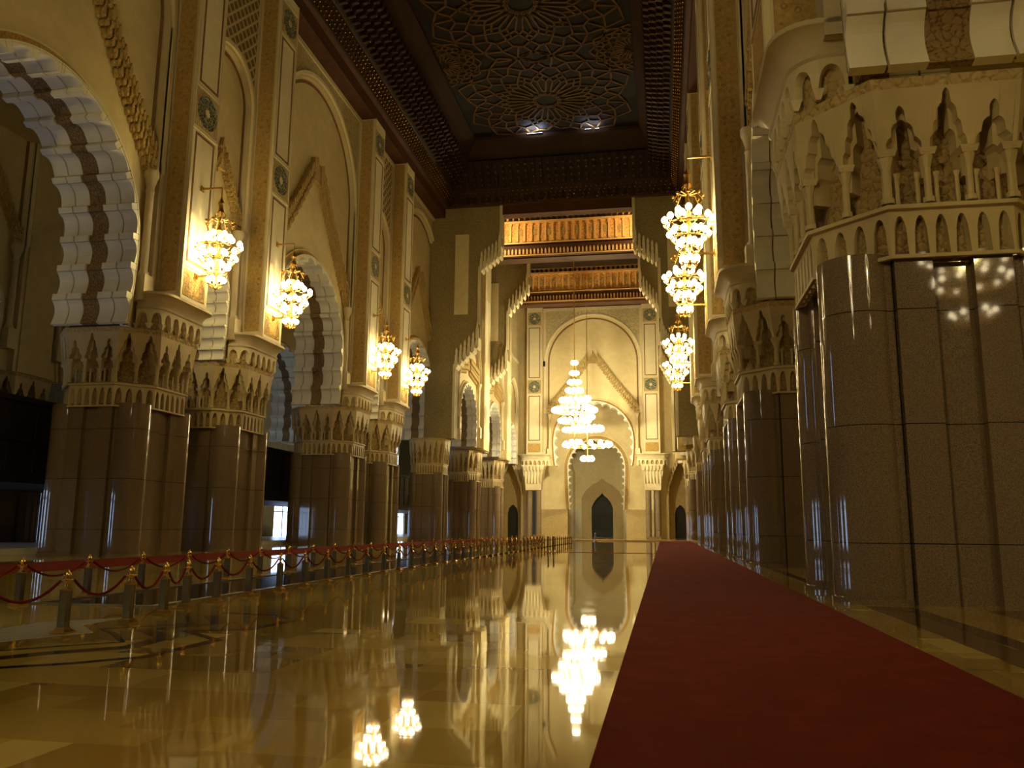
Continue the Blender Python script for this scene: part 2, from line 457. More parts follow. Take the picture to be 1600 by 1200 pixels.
def bay(parent, half, pilw, Ro, zo, R, zc, drop, depth, spandrel, peak, colon=True, zb=ZB, ztop=ZT, lobe=1.30, step=0.42, border=0.5, side=None):
    """one wall bay: local x along the wall, y towards the nave, z up; returns its panel object"""
    hw = half - pilw
    rec = -0.45
    Re = R + border
    def zo_at(x): return zo + math.sqrt(max(0.0, Ro * Ro - x * x))
    # recessed plaster field between the horseshoe and the big blind arch
    m = MB()
    xs = sorted(set([round(-Ro + 2 * Ro * i / 56, 4) for i in range(57)] + [round(Re * math.cos(PI * i / 24), 4) for i in range(25)]))
    def zl(x): return zc + math.sqrt(max(0.0, Re * Re - x * x)) if abs(x) < Re else zb
    for a, b in zip(xs, xs[1:]):
        la, lb = zl(a), zl(b)
        if abs(a) >= Re - 1e-3 and abs(b) >= Re - 1e-3: la = lb = zb
        elif abs(a) >= Re - 1e-3: la = zc
        elif abs(b) >= Re - 1e-3: lb = zc
        m.quad((a, rec, la), (b, rec, lb), (b, rec, max(zo_at(b), lb)), (a, rec, max(zo_at(a), la)))
    E = arch_pts(Re, zc, zb, drop)
    for i in range(7):
        for sg in (1, -1):
            (xa, za), (xb, zb2) = E[i], E[i + 1]
            m.quad((sg * xa, rec, za), (sg * xb, rec, zb2), (-sg * Re, rec, zb2), (-sg * Re, rec, za))
    m.box(-half, half, -depth - 0.3, -depth, zb + 14.0 if R > 4 else zb + 8, ztop)      # back of the wall
    panel = m.build('wall_bay', 'cream_plaster', parent)
    # spandrel and side frame at the wall plane
    m = MB()
    T = [(x, zo_at(x)) for x in [-Ro * math.cos(PI * i / 40) for i in range(41)]]
    for (xa, za), (xb, zb2) in zip(T, T[1:]):
        m.quad((xa, 0, za), (xb, 0, zb2), (xb, 0, ztop - 0.5), (xa, 0, ztop - 0.5))
    m.build('spandrel', spandrel, panel)
    m = MB()
    for sg in (1, -1):
        m.box(min(sg * Ro, sg * hw), max(sg * Ro, sg * hw), rec, 0.0, zb, ztop - 0.5)
    m.box(-hw, hw, rec, 0.12, ztop - 0.5, ztop)
    O1 = [(-Ro, 21.9)] + T + [(Ro, 21.9)]
    O2 = [(-Ro - 0.30, 21.9)] + [(x * (Ro + 0.30) / Ro, zo + (z - zo) * (Ro + 0.30) / Ro) for x, z in T] + [(Ro + 0.30, 21.9)]
    O0 = [(-Ro + 0.22, 21.9)] + [(x * (Ro - 0.22) / Ro, zo + (z - zo) * (Ro - 0.22) / Ro) for x, z in T] + [(Ro - 0.22, 21.9)]
    ribbon(m, O0, O1, -0.10, rec)
    m.build('bay_frame', 'moulding_stone', panel)
    m = MB(); ribbon(m, O1, O2, 0.10, -0.2); m.build('arch_moulding', 'pale_plaster', panel)
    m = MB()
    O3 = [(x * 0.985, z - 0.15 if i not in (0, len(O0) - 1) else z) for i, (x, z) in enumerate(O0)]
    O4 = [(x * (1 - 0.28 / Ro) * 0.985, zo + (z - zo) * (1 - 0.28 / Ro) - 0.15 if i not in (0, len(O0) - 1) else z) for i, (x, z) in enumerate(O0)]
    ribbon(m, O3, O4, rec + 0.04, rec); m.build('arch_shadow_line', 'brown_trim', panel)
    # border ring round the horseshoe, then the block arch inside it
    m = MB(); ribbon(m, arch_pts(R, zc, zb, drop), E, rec + 0.10, rec - 0.2); m.build('arch_border', 'carved_gold', panel)
    m = MB(); ribbon(m, E, arch_pts(Re + 0.10, zc, zb, drop), rec + 0.16, rec); m.build('border_moulding', 'pale_plaster', panel)
    block_arch('arch_blocks', 'carved_strip', R, zc, zb, drop, depth, panel, lobe, step, 0.34 if R > 4 else 0.2)
    # lambrequin of muqarnas running up from the colonnettes
    if peak:
        m = MB(); x0 = Ro - 0.65; z0 = 22.6; n = 24 if R > 4 else 12
        x1 = 0.9 if R > 4 else 0.35
        for sg in (1, -1):
            for k in range(3):
                m.box(sg * x0 - 0.42, sg * x0 + 0.42, rec, rec + 0.32, 21.7 + k * 0.55, 22.15 + k * 0.55)
            for i in range(n):
                t = i / (n - 1); x = sg * (x0 + (x1 - x0) * t); z = z0 + (peak - 1.7 - z0) * t ** 1.12
                k = 1.0 if R > 4 else 0.55
                for row, (du, dz, w, h, d) in enumerate(((0.0, 0.75, 0.24, 0.62, 0.46), (0.10, 0.15, 0.20, 0.50, 0.34), (-0.08, -0.42, 0.22, 0.50, 0.40), (0.06, -0.95, 0.16, 0.42, 0.22))):
                    h2 = h * (1.25 if (i + row) % 2 else 0.85) * k; w2 = w * k; xc = x + du * k * sg; zc2 = z + dz * k
                    m.prism_xz([(xc - w2 / 2, zc2 - h2 * 0.35), (xc, zc2 - h2 * 0.6), (xc + w2 / 2, zc2 - h2 * 0.35), (xc + w2 / 2, zc2 + h2 * 0.25), (xc, zc2 + h2 * 0.7), (xc - w2 / 2, zc2 + h2 * 0.25)], rec, rec + d)
        for dx, h in ((0, 1.4), (0.3, 0.8), (-0.3, 0.8), (0.55, 0.2), (-0.55, 0.2)):
            m.prism_xz([(dx - 0.16, peak - 2.3), (dx + 0.16, peak - 2.3), (dx + 0.16, peak - 1.4 + h * 0.5), (dx, peak - 1.4 + h), (dx - 0.16, peak - 1.4 + h * 0.5)], rec, rec + 0.28)
        m.build('muqarnas_band', 'ochre_stucco', panel)
        m = MB()
        for sg in (1, -1):
            cx = sg * x0
            m.box(cx - 0.42, cx + 0.42, rec, rec + 0.75, 14.0, 15.5)
            m.lathe([(0.30, 15.5), (0.30, 15.7), (0.22, 15.8), (0.22, 20.4), (0.27, 20.5), (0.22, 20.6), (0.22, 20.8), (0.36, 21.3), (0.42, 21.4), (0.42, 21.75)], 12, (cx, rec + 0.34, 0))
        m.build('colonnette', 'moulding_stone', panel, True)
    return panel

WIDE = dict(half=10.3, pilw=1.4, Ro=8.45, zo=31.3, R=7.0, zc=16.9, drop=0.35, depth=4.6, spandrel='spandrel_relief', peak=33.2)
NARROW = dict(half=5.05, pilw=1.4, Ro=3.2, zo=31.0, R=1.7, zc=17.0, drop=0.12, depth=4.6, spandrel='spandrel_lattice', peak=27.6, lobe=0.62, step=0.2, border=0.28)

def pilaster(parent, pw=1.4, proj=PIL, z0=14.45, z1=ZT):
    m = MB()
    m.box(-pw, pw, -0.3, proj, z0, z1)
    root = m.build('pilaster', 'pale_plaster', parent)
    # side faces with lattice stucco
    m = MB()
    for sg in (1, -1):
        x = sg * pw
        m.box(min(x, x + sg * 0.02), max(x, x + sg * 0.02), 0.18, proj - 0.25, z0 + 0.45, z1 - 0.2)
    m.build('lattice_panel', 'flower_panel', root)
    m = MB()
    for sg in (1, -1):
        for (ya, yb) in ((0.10, 0.18), (proj - 0.25, proj - 0.17)):
            x = sg * pw; m.box(min(x, x + sg * 0.05), max(x, x + sg * 0.05), ya, yb, z0 + 0.3, z1 - 0.1)
    f = proj
    for sg in (1, -1): m.box(min(sg * pw, sg * (pw - 0.10)), max(sg * pw, sg * (pw - 0.10)), f, f + 0.04, z0, z1)
    for z in (z0 + 0.05, 16.55, 25.1, 27.9, 37.65, 40.5): m.box(-pw, pw, f, f + 0.05, z - 0.06, z + 0.06)
    m.build('panel_moulding', 'moulding_stone', root)
    m = MB()
    for (za, zb2) in ((16.9, 24.8), (28.2, 37.35)):
        for sg in (1, -1): m.box(sg * 0.98 - 0.075, sg * 0.98 + 0.075, f, f + 0.025, za, zb2)
        for z in (za, zb2): m.box(-1.05, 1.05, f, f + 0.025, z - 0.075, z + 0.075)
    m.build('dotted_frame', 'brown_trim', root)
    m = MB(); m.box(-1.15, 1.15, f, f + 0.02, 14.75, 16.35); m.build('arabesque_panel', 'carved_gold', root)
    for z in (26.5, 39.05):
        m = MB(); m.box(-1.22, 1.22, f, f + 0.02, z - 1.22, z + 1.22)
        sq = m.build('roundel', 'carved_stucco', root)
        m = MB(); n = 28
        ring = lambda r, y: [(r * math.cos(2 * PI * i / n), y, z + r * math.sin(2 * PI * i / n)) for i in range(n)]
        m.loft([ring(1.06, f), ring(1.06, f + 0.06), ring(0.92, f + 0.06), ring(0.90, f + 0.04), ring(0.30, f + 0.05), ring(0.28, f + 0.02)])
        m.build('green_disc', 'green_zellige', root)
        m = MB(); m.loft([[(r * math.cos(2 * PI * i / 16) * (1.25 if i % 2 else 0.8), y, z + r * math.sin(2 * PI * i / 16) * (1.25 if i % 2 else 0.8)) for i in range(16)] for r, y in ((0.24, f + 0.02), (0.22, f + 0.07))])
        m.build('rosette', 'moulding_stone', root)
    # ---- rounded corbel with its arcade, carrying the pilaster (local +y = nave side)
    def rr(hx, y0, y1, r, z, n=7):
        y1 = y1 - 2.25
        pts = [(-hx, y0, z)]
        for i in range(n + 1):
            a = PI - (PI / 2) * i / n; pts.append((-hx + r + r * math.cos(a), y1 - r + r * math.sin(a), z))
        for i in range(n + 1):
            a = PI / 2 - (PI / 2) * i / n; pts.append((hx - r + r * math.cos(a), y1 - r + r * math.sin(a), z))
        pts.append((hx, y0, z)); return pts
    Y0 = 2.0 - 2.25
    OY = -2.25
    m = MB()
    m.loft([rr(2.35, Y0, 3.05, 0.9, 12.46), rr(2.40, Y0, 3.10, 0.9, 13.7)])
    cor = m.build('corbel', 'carved_stucco', root)
    m = MB()
    prof = [(2.62, 3.34, 13.55), (2.68, 3.40, 13.62), (2.68, 3.40, 13.72), (2.58, 3.34, 13.76), (2.60, 3.38, 13.92), (2.70, 3.50, 14.12), (2.82, 3.66, 14.28), (2.92, 3.84, 14.34), (2.92, 3.84, 14.48), (2.5, 3.4, 14.5)]
    m.loft([rr(a, Y0, b, 0.95 + (a - 2.6) * 0.5, z) for a, b, z in prof])
    m.build('corbel_moulding', 'moulding_stone', cor, True)
    # arcade plate round the corbel
    m = MB()
    path = resample([(p[0], p[1]) for p in rr(2.62, Y0, 3.34, 0.98, 0, 10)], 0.06)
    L = [0.0]
    for a, b in zip(path, path[1:]): L.append(L[-1] + (b - a).length)
    nU = 9; U = L[-1] / nU
    def zlow(s):
        t = (s / U) % 1.0; d = abs(t - 0.5)
        if d > 0.36: return 12.75
        return 12.95 + 0.42 * math.sqrt(max(0, 1 - (d / 0.36) ** 2))
    nor = []
    for i, p in enumerate(path):
        t = (path[min(i + 1, len(path) - 1)] - path[max(i - 1, 0)]).normalized(); nor.append(Vector((-t.y, t.x)))
    for i in range(len(path) - 1):
        a, b = path[i], path[i + 1]; ia, ib = a - nor[i] * 0.28, b - nor[i + 1] * 0.28
        za, zb2 = zlow(L[i]), zlow(L[i + 1])
        m.quad((a.x, a.y, za), (b.x, b.y, zb2), (b.x, b.y, 13.6), (a.x, a.y, 13.6))
        m.quad((a.x, a.y, za), (b.x, b.y, zb2), (ib.x, ib.y, zb2), (ia.x, ia.y, za))
    for k in range(nU + 1):
        i = min(range(len(L)), key=lambda j: abs(L[j] - k * U)); p = path[i] - nor[i] * 0.12
        m.frustum(p.x, p.y, 12.48, 12.75, 0.06, 0.15)
    m.build('corbel_arcade', 'pale_plaster', cor)
    return root

wl = structure(empty('wall_left', (XL, 0, 0), -PI / 2))       # local x = -Y, local y = +X
wr = structure(empty('wall_right', (XR, 0, 0), PI / 2))        # local x = +Y, local y = -X
def place_in(o, x): o.location = (x, 0, 0); return o
wide0 = bay(wl, **WIDE); place_in(wide0, -33.1)
narrow0 = bay(wl, **NARROW); place_in(narrow0, -48.45)
pil0 = pilaster(wl); place_in(pil0, -PAIRS[0])
wide1 = copy_tree(wide0, wl); place_in(wide1, -63.8)
wide2 = copy_tree(wide0, wl); place_in(wide2, -94.7)
narrow1 = copy_tree(narrow0, wl); place_in(narrow1, -79.25)
for y in PAIRS[1:]: place_in(copy_tree(pil0, wl), -y)
for y in (33.3, 63.8, 94.7): place_in(copy_tree(wide0, wr), y)
place_in(copy_tree(wide0, wr), 12.95)
for y in (48.45, 79.25): place_in(copy_tree(narrow0, wr), y)
for y in [23.25] + PAIRS: place_in(copy_tree(pil0, wr), y)

# ------------------------------------------------------------------ pillars
def pillar_proto():
    root = empty('granite_pillar')
    # cross-shaped shaft
    m = MB()
    for sx in (1,):
        pass
    def arm(x0, x1, y0, y1): m.box(x0, x1, y0, y1, 0.0, 8.2)
    arm(-1.95, 1.95, -1.85, 1.85)
    for sg in (1, -1):
        ya, yb = sorted((sg * 1.85, sg * 2.4)); arm(-1.3, 1.3, ya, yb)
        for (x0, x1) in ((-1.35, -0.62), (0.42, 1.32)):
            ya, yb = sorted((sg * 2.4, sg * 2.6)); arm(x0, x1, ya, yb)
        xa, xb = sorted((sg * 1.95, sg * 2.62)); arm(xa, xb, -1.25, 1.25)
        for (y0, y1) in ((-1.3, -0.45), (0.45, 1.3)):
            xa, xb = sorted((sg * 2.62, sg * 2.9)); arm(xa, xb, y0, y1)
    m.build('shaft', 'granite', root)
    for sx in (1, -1):
        for sy in (1, -1):
            m = MB(); m.lathe([(0.96, 0), (0.96, 0.12), (0.9, 0.14), (0.9, 8.2)], 28, (sx * 1.98, sy * 2.0, 0))
            m.build('corner_column', 'granite', root, True)
            m = MB()
            m.box(sx * 2.62 - 0.10, sx * 2.62 + 0.10, sy * 1.45 - 0.11, sy * 1.45 + 0.11, 0, 8.2)
            m.build('fillet_strip', 'granite', root)
    # ---- capital
    KZ = [(8.05, 2.92, 2.78, 1.45), (9.2, 2.92, 2.78, 1.45), (10.6, 2.94, 2.80, 1.45), (11.6, 3.02, 2.86, 1.42), (12.4, 3.12, 2.94, 1.36)]
    def lv(z):
        for a, b in zip(KZ, KZ[1:]):
            if z <= b[0]:
                t = max(0, (z - a[0]) / (b[0] - a[0])); return [a[i] + (b[i] - a[i]) * t for i in (1, 2, 3)]
        return KZ[-1][1:]
    def ring(z, off=0.0):
        hx, hy, c = lv(z); hx += off; hy += off; c += off * 0.58
        return [(-hx + c, -hy, z), (hx - c, -hy, z), (hx, -hy + c, z), (hx, hy - c, z), (hx - c, hy, z), (-hx + c, hy, z), (-hx, hy - c, z), (-hx, -hy + c, z)]
    def P(e, t, z, off):
        r = ring(z, off); a = Vector(r[e]); b = Vector(r[(e + 1) % 8]); return a.lerp(b, t)
    core = MB(); core.loft([ring(z, -0.38 if 9.3 < z < 12.1 else -0.12) for z in (8.05, 9.29, 9.31, 10.0, 10.6, 11.1, 11.6, 12.09, 12.11, 12.4)])
    cap = core.build('capital', 'carved_brown', root)
    def plate(m, e, n, zf, zt, off, back, ns=14):
        for k in range(n):
            prev = None
            for i in range(ns):
                ta, tb = i / ns, (i + 1) / ns
                za, zb2 = zf(ta + 1e-4, k), zf(tb - 1e-4, k)
                Ta, Tb = (k + ta) / n, (k + tb) / n
                if min(za, zb2) < zt - 0.01:
                    m.quad(P(e, Ta, za, off), P(e, Tb, zb2, off), P(e, Tb, zt, off), P(e, Ta, zt, off))
                    m.quad(P(e, Ta, za, off), P(e, Tb, zb2, off), P(e, Tb, zb2, back), P(e, Ta, za, back))
                if prev is not None and abs(prev - za) > 0.01:
                    m.quad(P(e, Ta, prev, off), P(e, Ta, za, off), P(e, Ta, za, back), P(e, Ta, prev, back))
                prev = zb2
    # collar of little arches
    def arc(lo, hi, w):
        def f(t, k):
            d = abs(t - 0.5)
            if d > w: return lo
            return hi - (hi - lo) * 0.45 * (d / w) ** 2.4
        return f
    m = MB()
    for e in range(8):
        n = 6 if e % 2 == 0 else 4
        plate(m, e, n, arc(8.05, 9.05, 0.33), 9.2, 0.10, -0.12)
    m.loft([ring(9.18, 0.10), ring(9.2, 0.22), ring(9.3, 0.22), ring(9.36, 0.06)], False)
    m.loft([ring(8.0, 0.05), ring(8.0, 0.14), ring(8.09, 0.14), ring(8.09, 0.05)], False)
    m.build('collar_arcade', 'capital_stone', cap)
    # muqarnas: tall and low stepped niches on small columns, in two layers
    def steps(tbl_hi, tbl_lo):
        def f(t, k):
            d = abs(t - 0.5) * 2
            T = tbl_hi if k % 2 == 0 else tbl_lo
            for lim, z, z2 in T:
                if d <= lim:
                    return z
            return 10.35
        return f
    def lob(lims, zs, base):
        def f(d):
            prev = 0.0
            for L, z, c in zip(lims, zs, [0] * 9):
                if d <= L:
                    q = (d - prev) / (L - prev)
                    return z - 0.16 * q * q
                prev = L
            return base
        return f
    hi = lob([0.16, 0.42, 0.66, 0.84], [12.08, 11.72, 11.32, 10.95], 10.55)
    lo = lob([0.20, 0.50, 0.80], [11.72, 11.30, 10.95], 10.55)
    hi2 = lob([0.26, 0.56, 0.78], [11.95, 11.2, 10.7], 10.0)
    lo2 = lob([0.30, 0.70], [11.5, 10.75], 10.0)
    m = MB()
    for e in range(8):
        n = 3 if e % 2 == 0 else 2
        plate(m, e, n, lambda t, k: (hi if (k % 2 == 1 or e % 2) else lo)(abs(t - 0.5) * 2), 12.14, 0.30, 0.02, 30)
        plate(m, e, n, lambda t, k: (hi2 if (k % 2 == 1 or e % 2) else lo2)(abs(t - 0.5) * 2), 12.1, 0.02, -0.38, 30)
        for k in range(n + 1):
            t = min(max(k / n, 0.012), 0.988)
            p = P(e, t, 9.9, 0.12); q = P(e, t, 10.5, 0.12)
            m.lathe([(0.13, 9.34), (0.13, 9.46), (0.085, 9.5), (0.085, 10.2), (0.10, 10.25), (0.17, 10.5)], 8, (p.x, p.y, 0))
            m.frustum(p.x, p.y, 10.5, 10.66, 0.16, 0.21)
            if e % 2 == 0 and k < n:
                c = P(e, (k + 0.5) / n, 9.3, -0.05)
                for dx in (-0.26, 0.26):
                    c2 = P(e, (k + 0.5 + dx) / n, 9.9, -0.02)
                    m.lathe([(0.05, 9.34), (0.05, 10.0), (0.09, 10.15)], 6, (c2.x, c2.y, 0))
    m.build('muqarnas_niches', 'capital_stone', cap)
    m = MB(); m.loft([ring(12.12, 0.26), ring(12.14, 0.28), ring(12.4, 0.30), ring(12.42, 0.1)], False)
    m.build('capital_band', 'carved_stucco', cap)
    return root

PR = pillar_proto()
def place_pillar(o, x, y, rz, label, first=False):
    o.location = (x, y, 0); o.rotation_euler = (0, 0, rz)
    return tag(o, label, 'pillar', 'granite pillars along the nave', 'thing')
PX_R, PX_L = 6.85, -30.85
right_rows = [(23.25, 'massive granite pillar nearest the camera, beside the red carpet, chandelier lights mirrored in it'),
              (43.4, 'granite pillar just beyond the nearest one, beside the red carpet'),
              (53.5, 'third granite pillar along the red carpet, paired close behind the second'),
              (74.1, 'fourth granite pillar along the red carpet, past the wide far arch'),
              (84.4, 'fifth granite pillar along the red carpet, small and close behind the fourth')]
left_rows = [(43.4, 'nearest granite pillar of the arcade behind the rope barriers, daylight glinting on its edge'),
             (53.5, 'second granite pillar of the arcade behind the rope barriers, under the second wall chandelier'),
             (74.1, 'third granite pillar of the arcade behind the ropes, beyond the bright doorway'),
             (84.4, 'fourth granite pillar of the arcade behind the ropes, close behind the third')]
for i, (y, lab) in enumerate(right_rows):
    o = PR if i == 0 else copy_tree(PR); place_pillar(o, PX_R, y, PI / 2, lab)
for y, lab in left_rows: place_pillar(copy_tree(PR), PX_L, y, -PI / 2, lab)

# ------------------------------------------------------------------ north part: cross walls, inner arcades, far wall
def bracket(m, x0, z0, x1, z1, y0, y1, n=6, s=0.42):
    """stair of little pointed blocks from (x0,z0) up to (x1,z1) with pinnacles"""
    for i in range(n):
        t = i / (n - 1); x = x0 + (x1 - x0) * t; z = z0 + (z1 - z0) * t
        for j, dz in enumerate((-0.75, 0.0, 0.7)):
            w = s * (0.95 - 0.15 * j)
            m.prism_xz([(x - w / 2, z + dz - 0.35), (x, z + dz - 0.6), (x + w / 2, z + dz - 0.35), (x + w / 2, z + dz + 0.35), (x, z + dz + 0.75), (x - w / 2, z + dz + 0.35)], y0 - 0.12 * (2 - j), y1)
    m.prism_xz([(x1 - 0.2, z1), (x1 + 0.2, z1), (x1 + 0.2, z1 + 1.0), (x1, z1 + 2.2), (x1 - 0.2, z1 + 1.0)], y0 - 0.2, y1)
def cross_wall(name, y, th, lows, zs, xo, frame='moulding_stone'):
    """stepped opening: lows = ((low, mid, top) left, right) jamb positions, zs = (base, low step, mid step, head)"""
    root = structure(empty(name, (0, y, 0)))
    zb, z1, z1b, z2, z2b, z3 = zs
    (l0, l1, l2), (r0, r1, r2) = lows
    m = MB()
    for side, (a0, a1, a2), o in ((-1, (l0, l1, l2), xo[0]), (1, (r0, r1, r2), xo[1])):
        m.prism_xz([(o, zb), (a0, zb), (a0, z1), (a0 - side * 0.4, z1), (a1, z1b), (a1, z2), (a1 - side * 0.5, z2), (a2, z2b), (a2, z3), (o, z3)], 0, th)
    face = m.build('cross_wall_face', 'cross_stucco', root)
    m = MB()
    bracket(m, l0 + 0.1, z1 - 0.1, l1 - 0.3, z1b - 0.2, -0.15, th); bracket(m, r0 - 0.1, z1 - 0.1, r1 + 0.3, z1b - 0.2, -0.15, th)
    bracket(m, l1 + 0.1, z2 - 0.2, l2 - 0.3, z2b - 0.3, -0.15, th); bracket(m, r1 - 0.1, z2 - 0.2, r2 + 0.3, z2b - 0.3, -0.15, th)
    m.build('muqarnas_bracket', 'pale_plaster', face)
    m = MB()
    for a, s in ((l0, -1), (r0, 1)): m.box(min(a, a + s * 0.35), max(a, a + s * 0.35), -0.12, 0.0, zb, z1 - 0.8)
    for a, s in ((l1, -1), (r1, 1)): m.box(min(a, a + s * 0.35), max(a, a + s * 0.35), -0.12, 0.0, z1b + 1.6, z2 - 0.8)
    for a, s in ((l2, -1), (r2, 1)): m.box(min(a, a + s * 0.35), max(a, a + s * 0.35), -0.12, 0.0, z2b + 1.0, z3)
    m.build('jamb_moulding', frame, face)
    m = MB()
    for xa, xb in ((l1 - 3.4, l1 - 1.6), (r1 + 1.2, r1 + 2.6)):
        m.box(xa, xb, -0.04, 0, z1b + 3.0, z2 + 3.6)
    m.build('plain_panel', 'cream_plaster', face)
    return root
cw = cross_wall('wall_cross', YEND, 1.3, ((-25.25, -22.2, -19.45), (1.7, 0.0, -3.0)), (12.45, 22.6, 25.2, 35.2, 37.0, 44.5), (-29.2, 5.2))
cross_wall('wall_cross', 120.0, 1.3, ((-25.4, -22.3, -19.2), (1.5, -0.2, -2.9)), (12.45, 23.7, 26.3, 34.7, 38.0, 44.5), (-29.2, 5.2), 'pale_plaster')

# unseen lamps added behind the first cross wall to brighten the painted frieze
for x, ang in ((-20.9, -0.75), (-1.6, 0.75)):
    m = MB(); m.box(x - 0.25, x + 0.25, 1.3, 1.75, 39.3, 39.7); m.lathe([(0.2, 39.7), (0.24, 39.95)], 10, (x, 1.6, 0)); o = m.build('added_frieze_lamp', 'dark_metal', cw)
    ld = bpy.data.lights.new('added_frieze_light', 'AREA'); ld.energy = 420; ld.size = 0.4; ld.color = (1.0, 0.74, 0.36)
    lo = link('added_frieze_light', ld, cw); lo.location = (x, 1.85, 40.1); lo.rotation_euler = (PI / 2, 0, PI + ang)
    lo.rotation_euler = Vector((0.55 if x < -10 else -0.55, 1.0, 0.0)).to_track_quat('-Z', 'Y').to_euler()

# carved and painted cedar beams behind each cross wall
def cedar_beam(y, x0, x1, z0, zm, z1):
    root = structure(empty('trim_11', (0, y, 0)))
    m = MB(); m.box(x0, x1, 0, 2.2, z0, zm); m.box(x0, x1, -0.5, 0.0, z0 + 0.15, z0 + 0.45); m.box(x0, x1, -0.35, 0.0, zm - 0.3, zm)
    lo = m.build('carved_beam', 'cedar_red', root)
    m = MB(); n = int((x1 - x0) / 0.5)
    for i in range(n):
        x = x0 + (i + 0.5) * (x1 - x0) / n
        m.prism_xz([(x - 0.12, z0 + 0.5), (x + 0.12, z0 + 0.5), (x + 0.12, z0 + 1.1), (x, z0 + 1.35), (x - 0.12, z0 + 1.1)], -0.22, 0.0)
    m.build('dentil_row', 'cedar_gold', lo)
    m = MB(); m.box(x0, x1, -0.58, -0.5, z0 + 0.2, z0 + 0.36); m.box(x0, x1, -0.42, -0.35, zm - 0.24, zm - 0.06); m.build('gilt_band', 'cedar_gold', lo)
    m = MB(); m.box(x0, x1, 0.1, 2.2, zm, z1); fr = m.build('painted_frieze', 'painted_frieze', root)
    m = MB(); n = int((x1 - x0) / 0.95)
    for i in range(n + 1):
        x = x0 + 0.2 + i * (x1 - x0 - 0.4) / n
        m.box(x - 0.13, x + 0.13, -0.12, 0.1, zm + 0.15, z1 - 1.0)
        m.box(x - 0.2, x + 0.2, -0.2, 0.1, z1 - 1.25, z1 - 1.0)
    m.box(x0, x1, -0.35, 0.1, z1 - 1.0, z1 - 0.7)
    m.box(x0, x1, -0.1, 0.1, z1 - 0.2, z1)
    m.build('frieze_columns', 'cedar_gold', fr)
    m = MB(); n = int((x1 - x0) / 0.75)
    for i in range(n):
        x = x0 + (i + 0.5) * (x1 - x0) / n; m.box(x - 0.18, x + 0.18, -0.3, 0.1, z1 - 0.7, z1 - 0.2)
    m.build('bracket_row', 'cedar_dark', fr)
    m = MB(); n = int((x1 - x0) / 0.95)
    for i in range(0, n, 2):
        x = x0 + 0.2 + (i + 0.5) * (x1 - x0 - 0.4) / n
        m.prism_xz([(x + 0.3 * math.cos(a), zm + (z1 - 1.0 - zm) * 0.55 + 0.5 * math.sin(a)) for a in [2 * PI * k / 10 for k in range(10)]], 0.02, 0.1)
    m.build('painted_roundels', 'carved_gold', fr)
cedar_beam(106.0, -24.5, 2.5, 37.3, 39.5, 43.2)
cedar_beam(126.0, -24.5, 2.5, 36.4, 38.4, 42.2)

def inner_wall(name, x, rz, sgn):
    """arcade wall of the north part; local x runs along Y"""
    root = structure(empty(name, (x, 0, 0), rz))
    for yc, half in ((108.3, 7.2), (126.0, 7.2), (142.2, 5.0)):
        kw = dict(half=half, pilw=0.0, Ro=half - 0.5, zo=24.0 - (half - 0.5) * 0.25, R=min(4.9, half - 1.6), zc=15.8, drop=0.3, depth=3.6, spandrel='spandrel_relief', peak=25.0 if half > 6 else 0, ztop=31.5, lobe=0.95, step=0.3, border=0.4, zb=12.75)
        b = bay(root, **kw); b.location = (yc * sgn, 0, 0)
    for yc in (117.0, 134.8):
        m = MB(); m.box(yc * sgn - 1.9, yc * sgn + 1.9, -3.6, 0.55, 12.5, 44.5); p = m.build('wall_pier', 'cream_plaster', root)
        m = MB()
        for zz in (14.0, 25.0): m.box(yc * sgn - 1.5, yc * sgn + 1.5, 0.55, 0.6, zz, zz + 9.5)
        m.build('plain_panel', 'pale_plaster', p)
    m = MB(); m.box(101 * sgn if sgn > 0 else -147, 147 if sgn > 0 else -101, -3.6, -3.0, 30.5, 44.5); m.build('upper_wall', 'cream_plaster', root)
    return root
inner_wall('wall_inner_left', -25.4, -PI / 2, -1)
inner_wall('wall_inner_right', 2.7, PI / 2, 1)
def lower_pillars():
    spots = [(-28.6, 100.6, -PI / 2, 'granite pillar at the left foot of the first cross wall'), (-28.0, 117.0, -PI / 2, 'pale lit granite pillar beyond the first cross wall, behind the rope posts'),
             (-28.0, 134.8, -PI / 2, 'small distant granite pillar close to the far wall, behind the rope posts'),
             (6.0, 100.6, PI / 2, 'granite pillar at the right foot of the first cross wall, beside the carpet end'),
             (5.6, 117.0, PI / 2, 'distant granite pillar past the end of the red carpet'), (5.6, 134.8, PI / 2, 'farthest granite pillar past the carpet end, next to the dark side doorway')]
    for x, y, rz, lab in spots:
        o = copy_tree(PR); place_pillar(o, x, y, rz, lab); o.scale = (0.72, 0.72, 1.0)
lower_pillars()

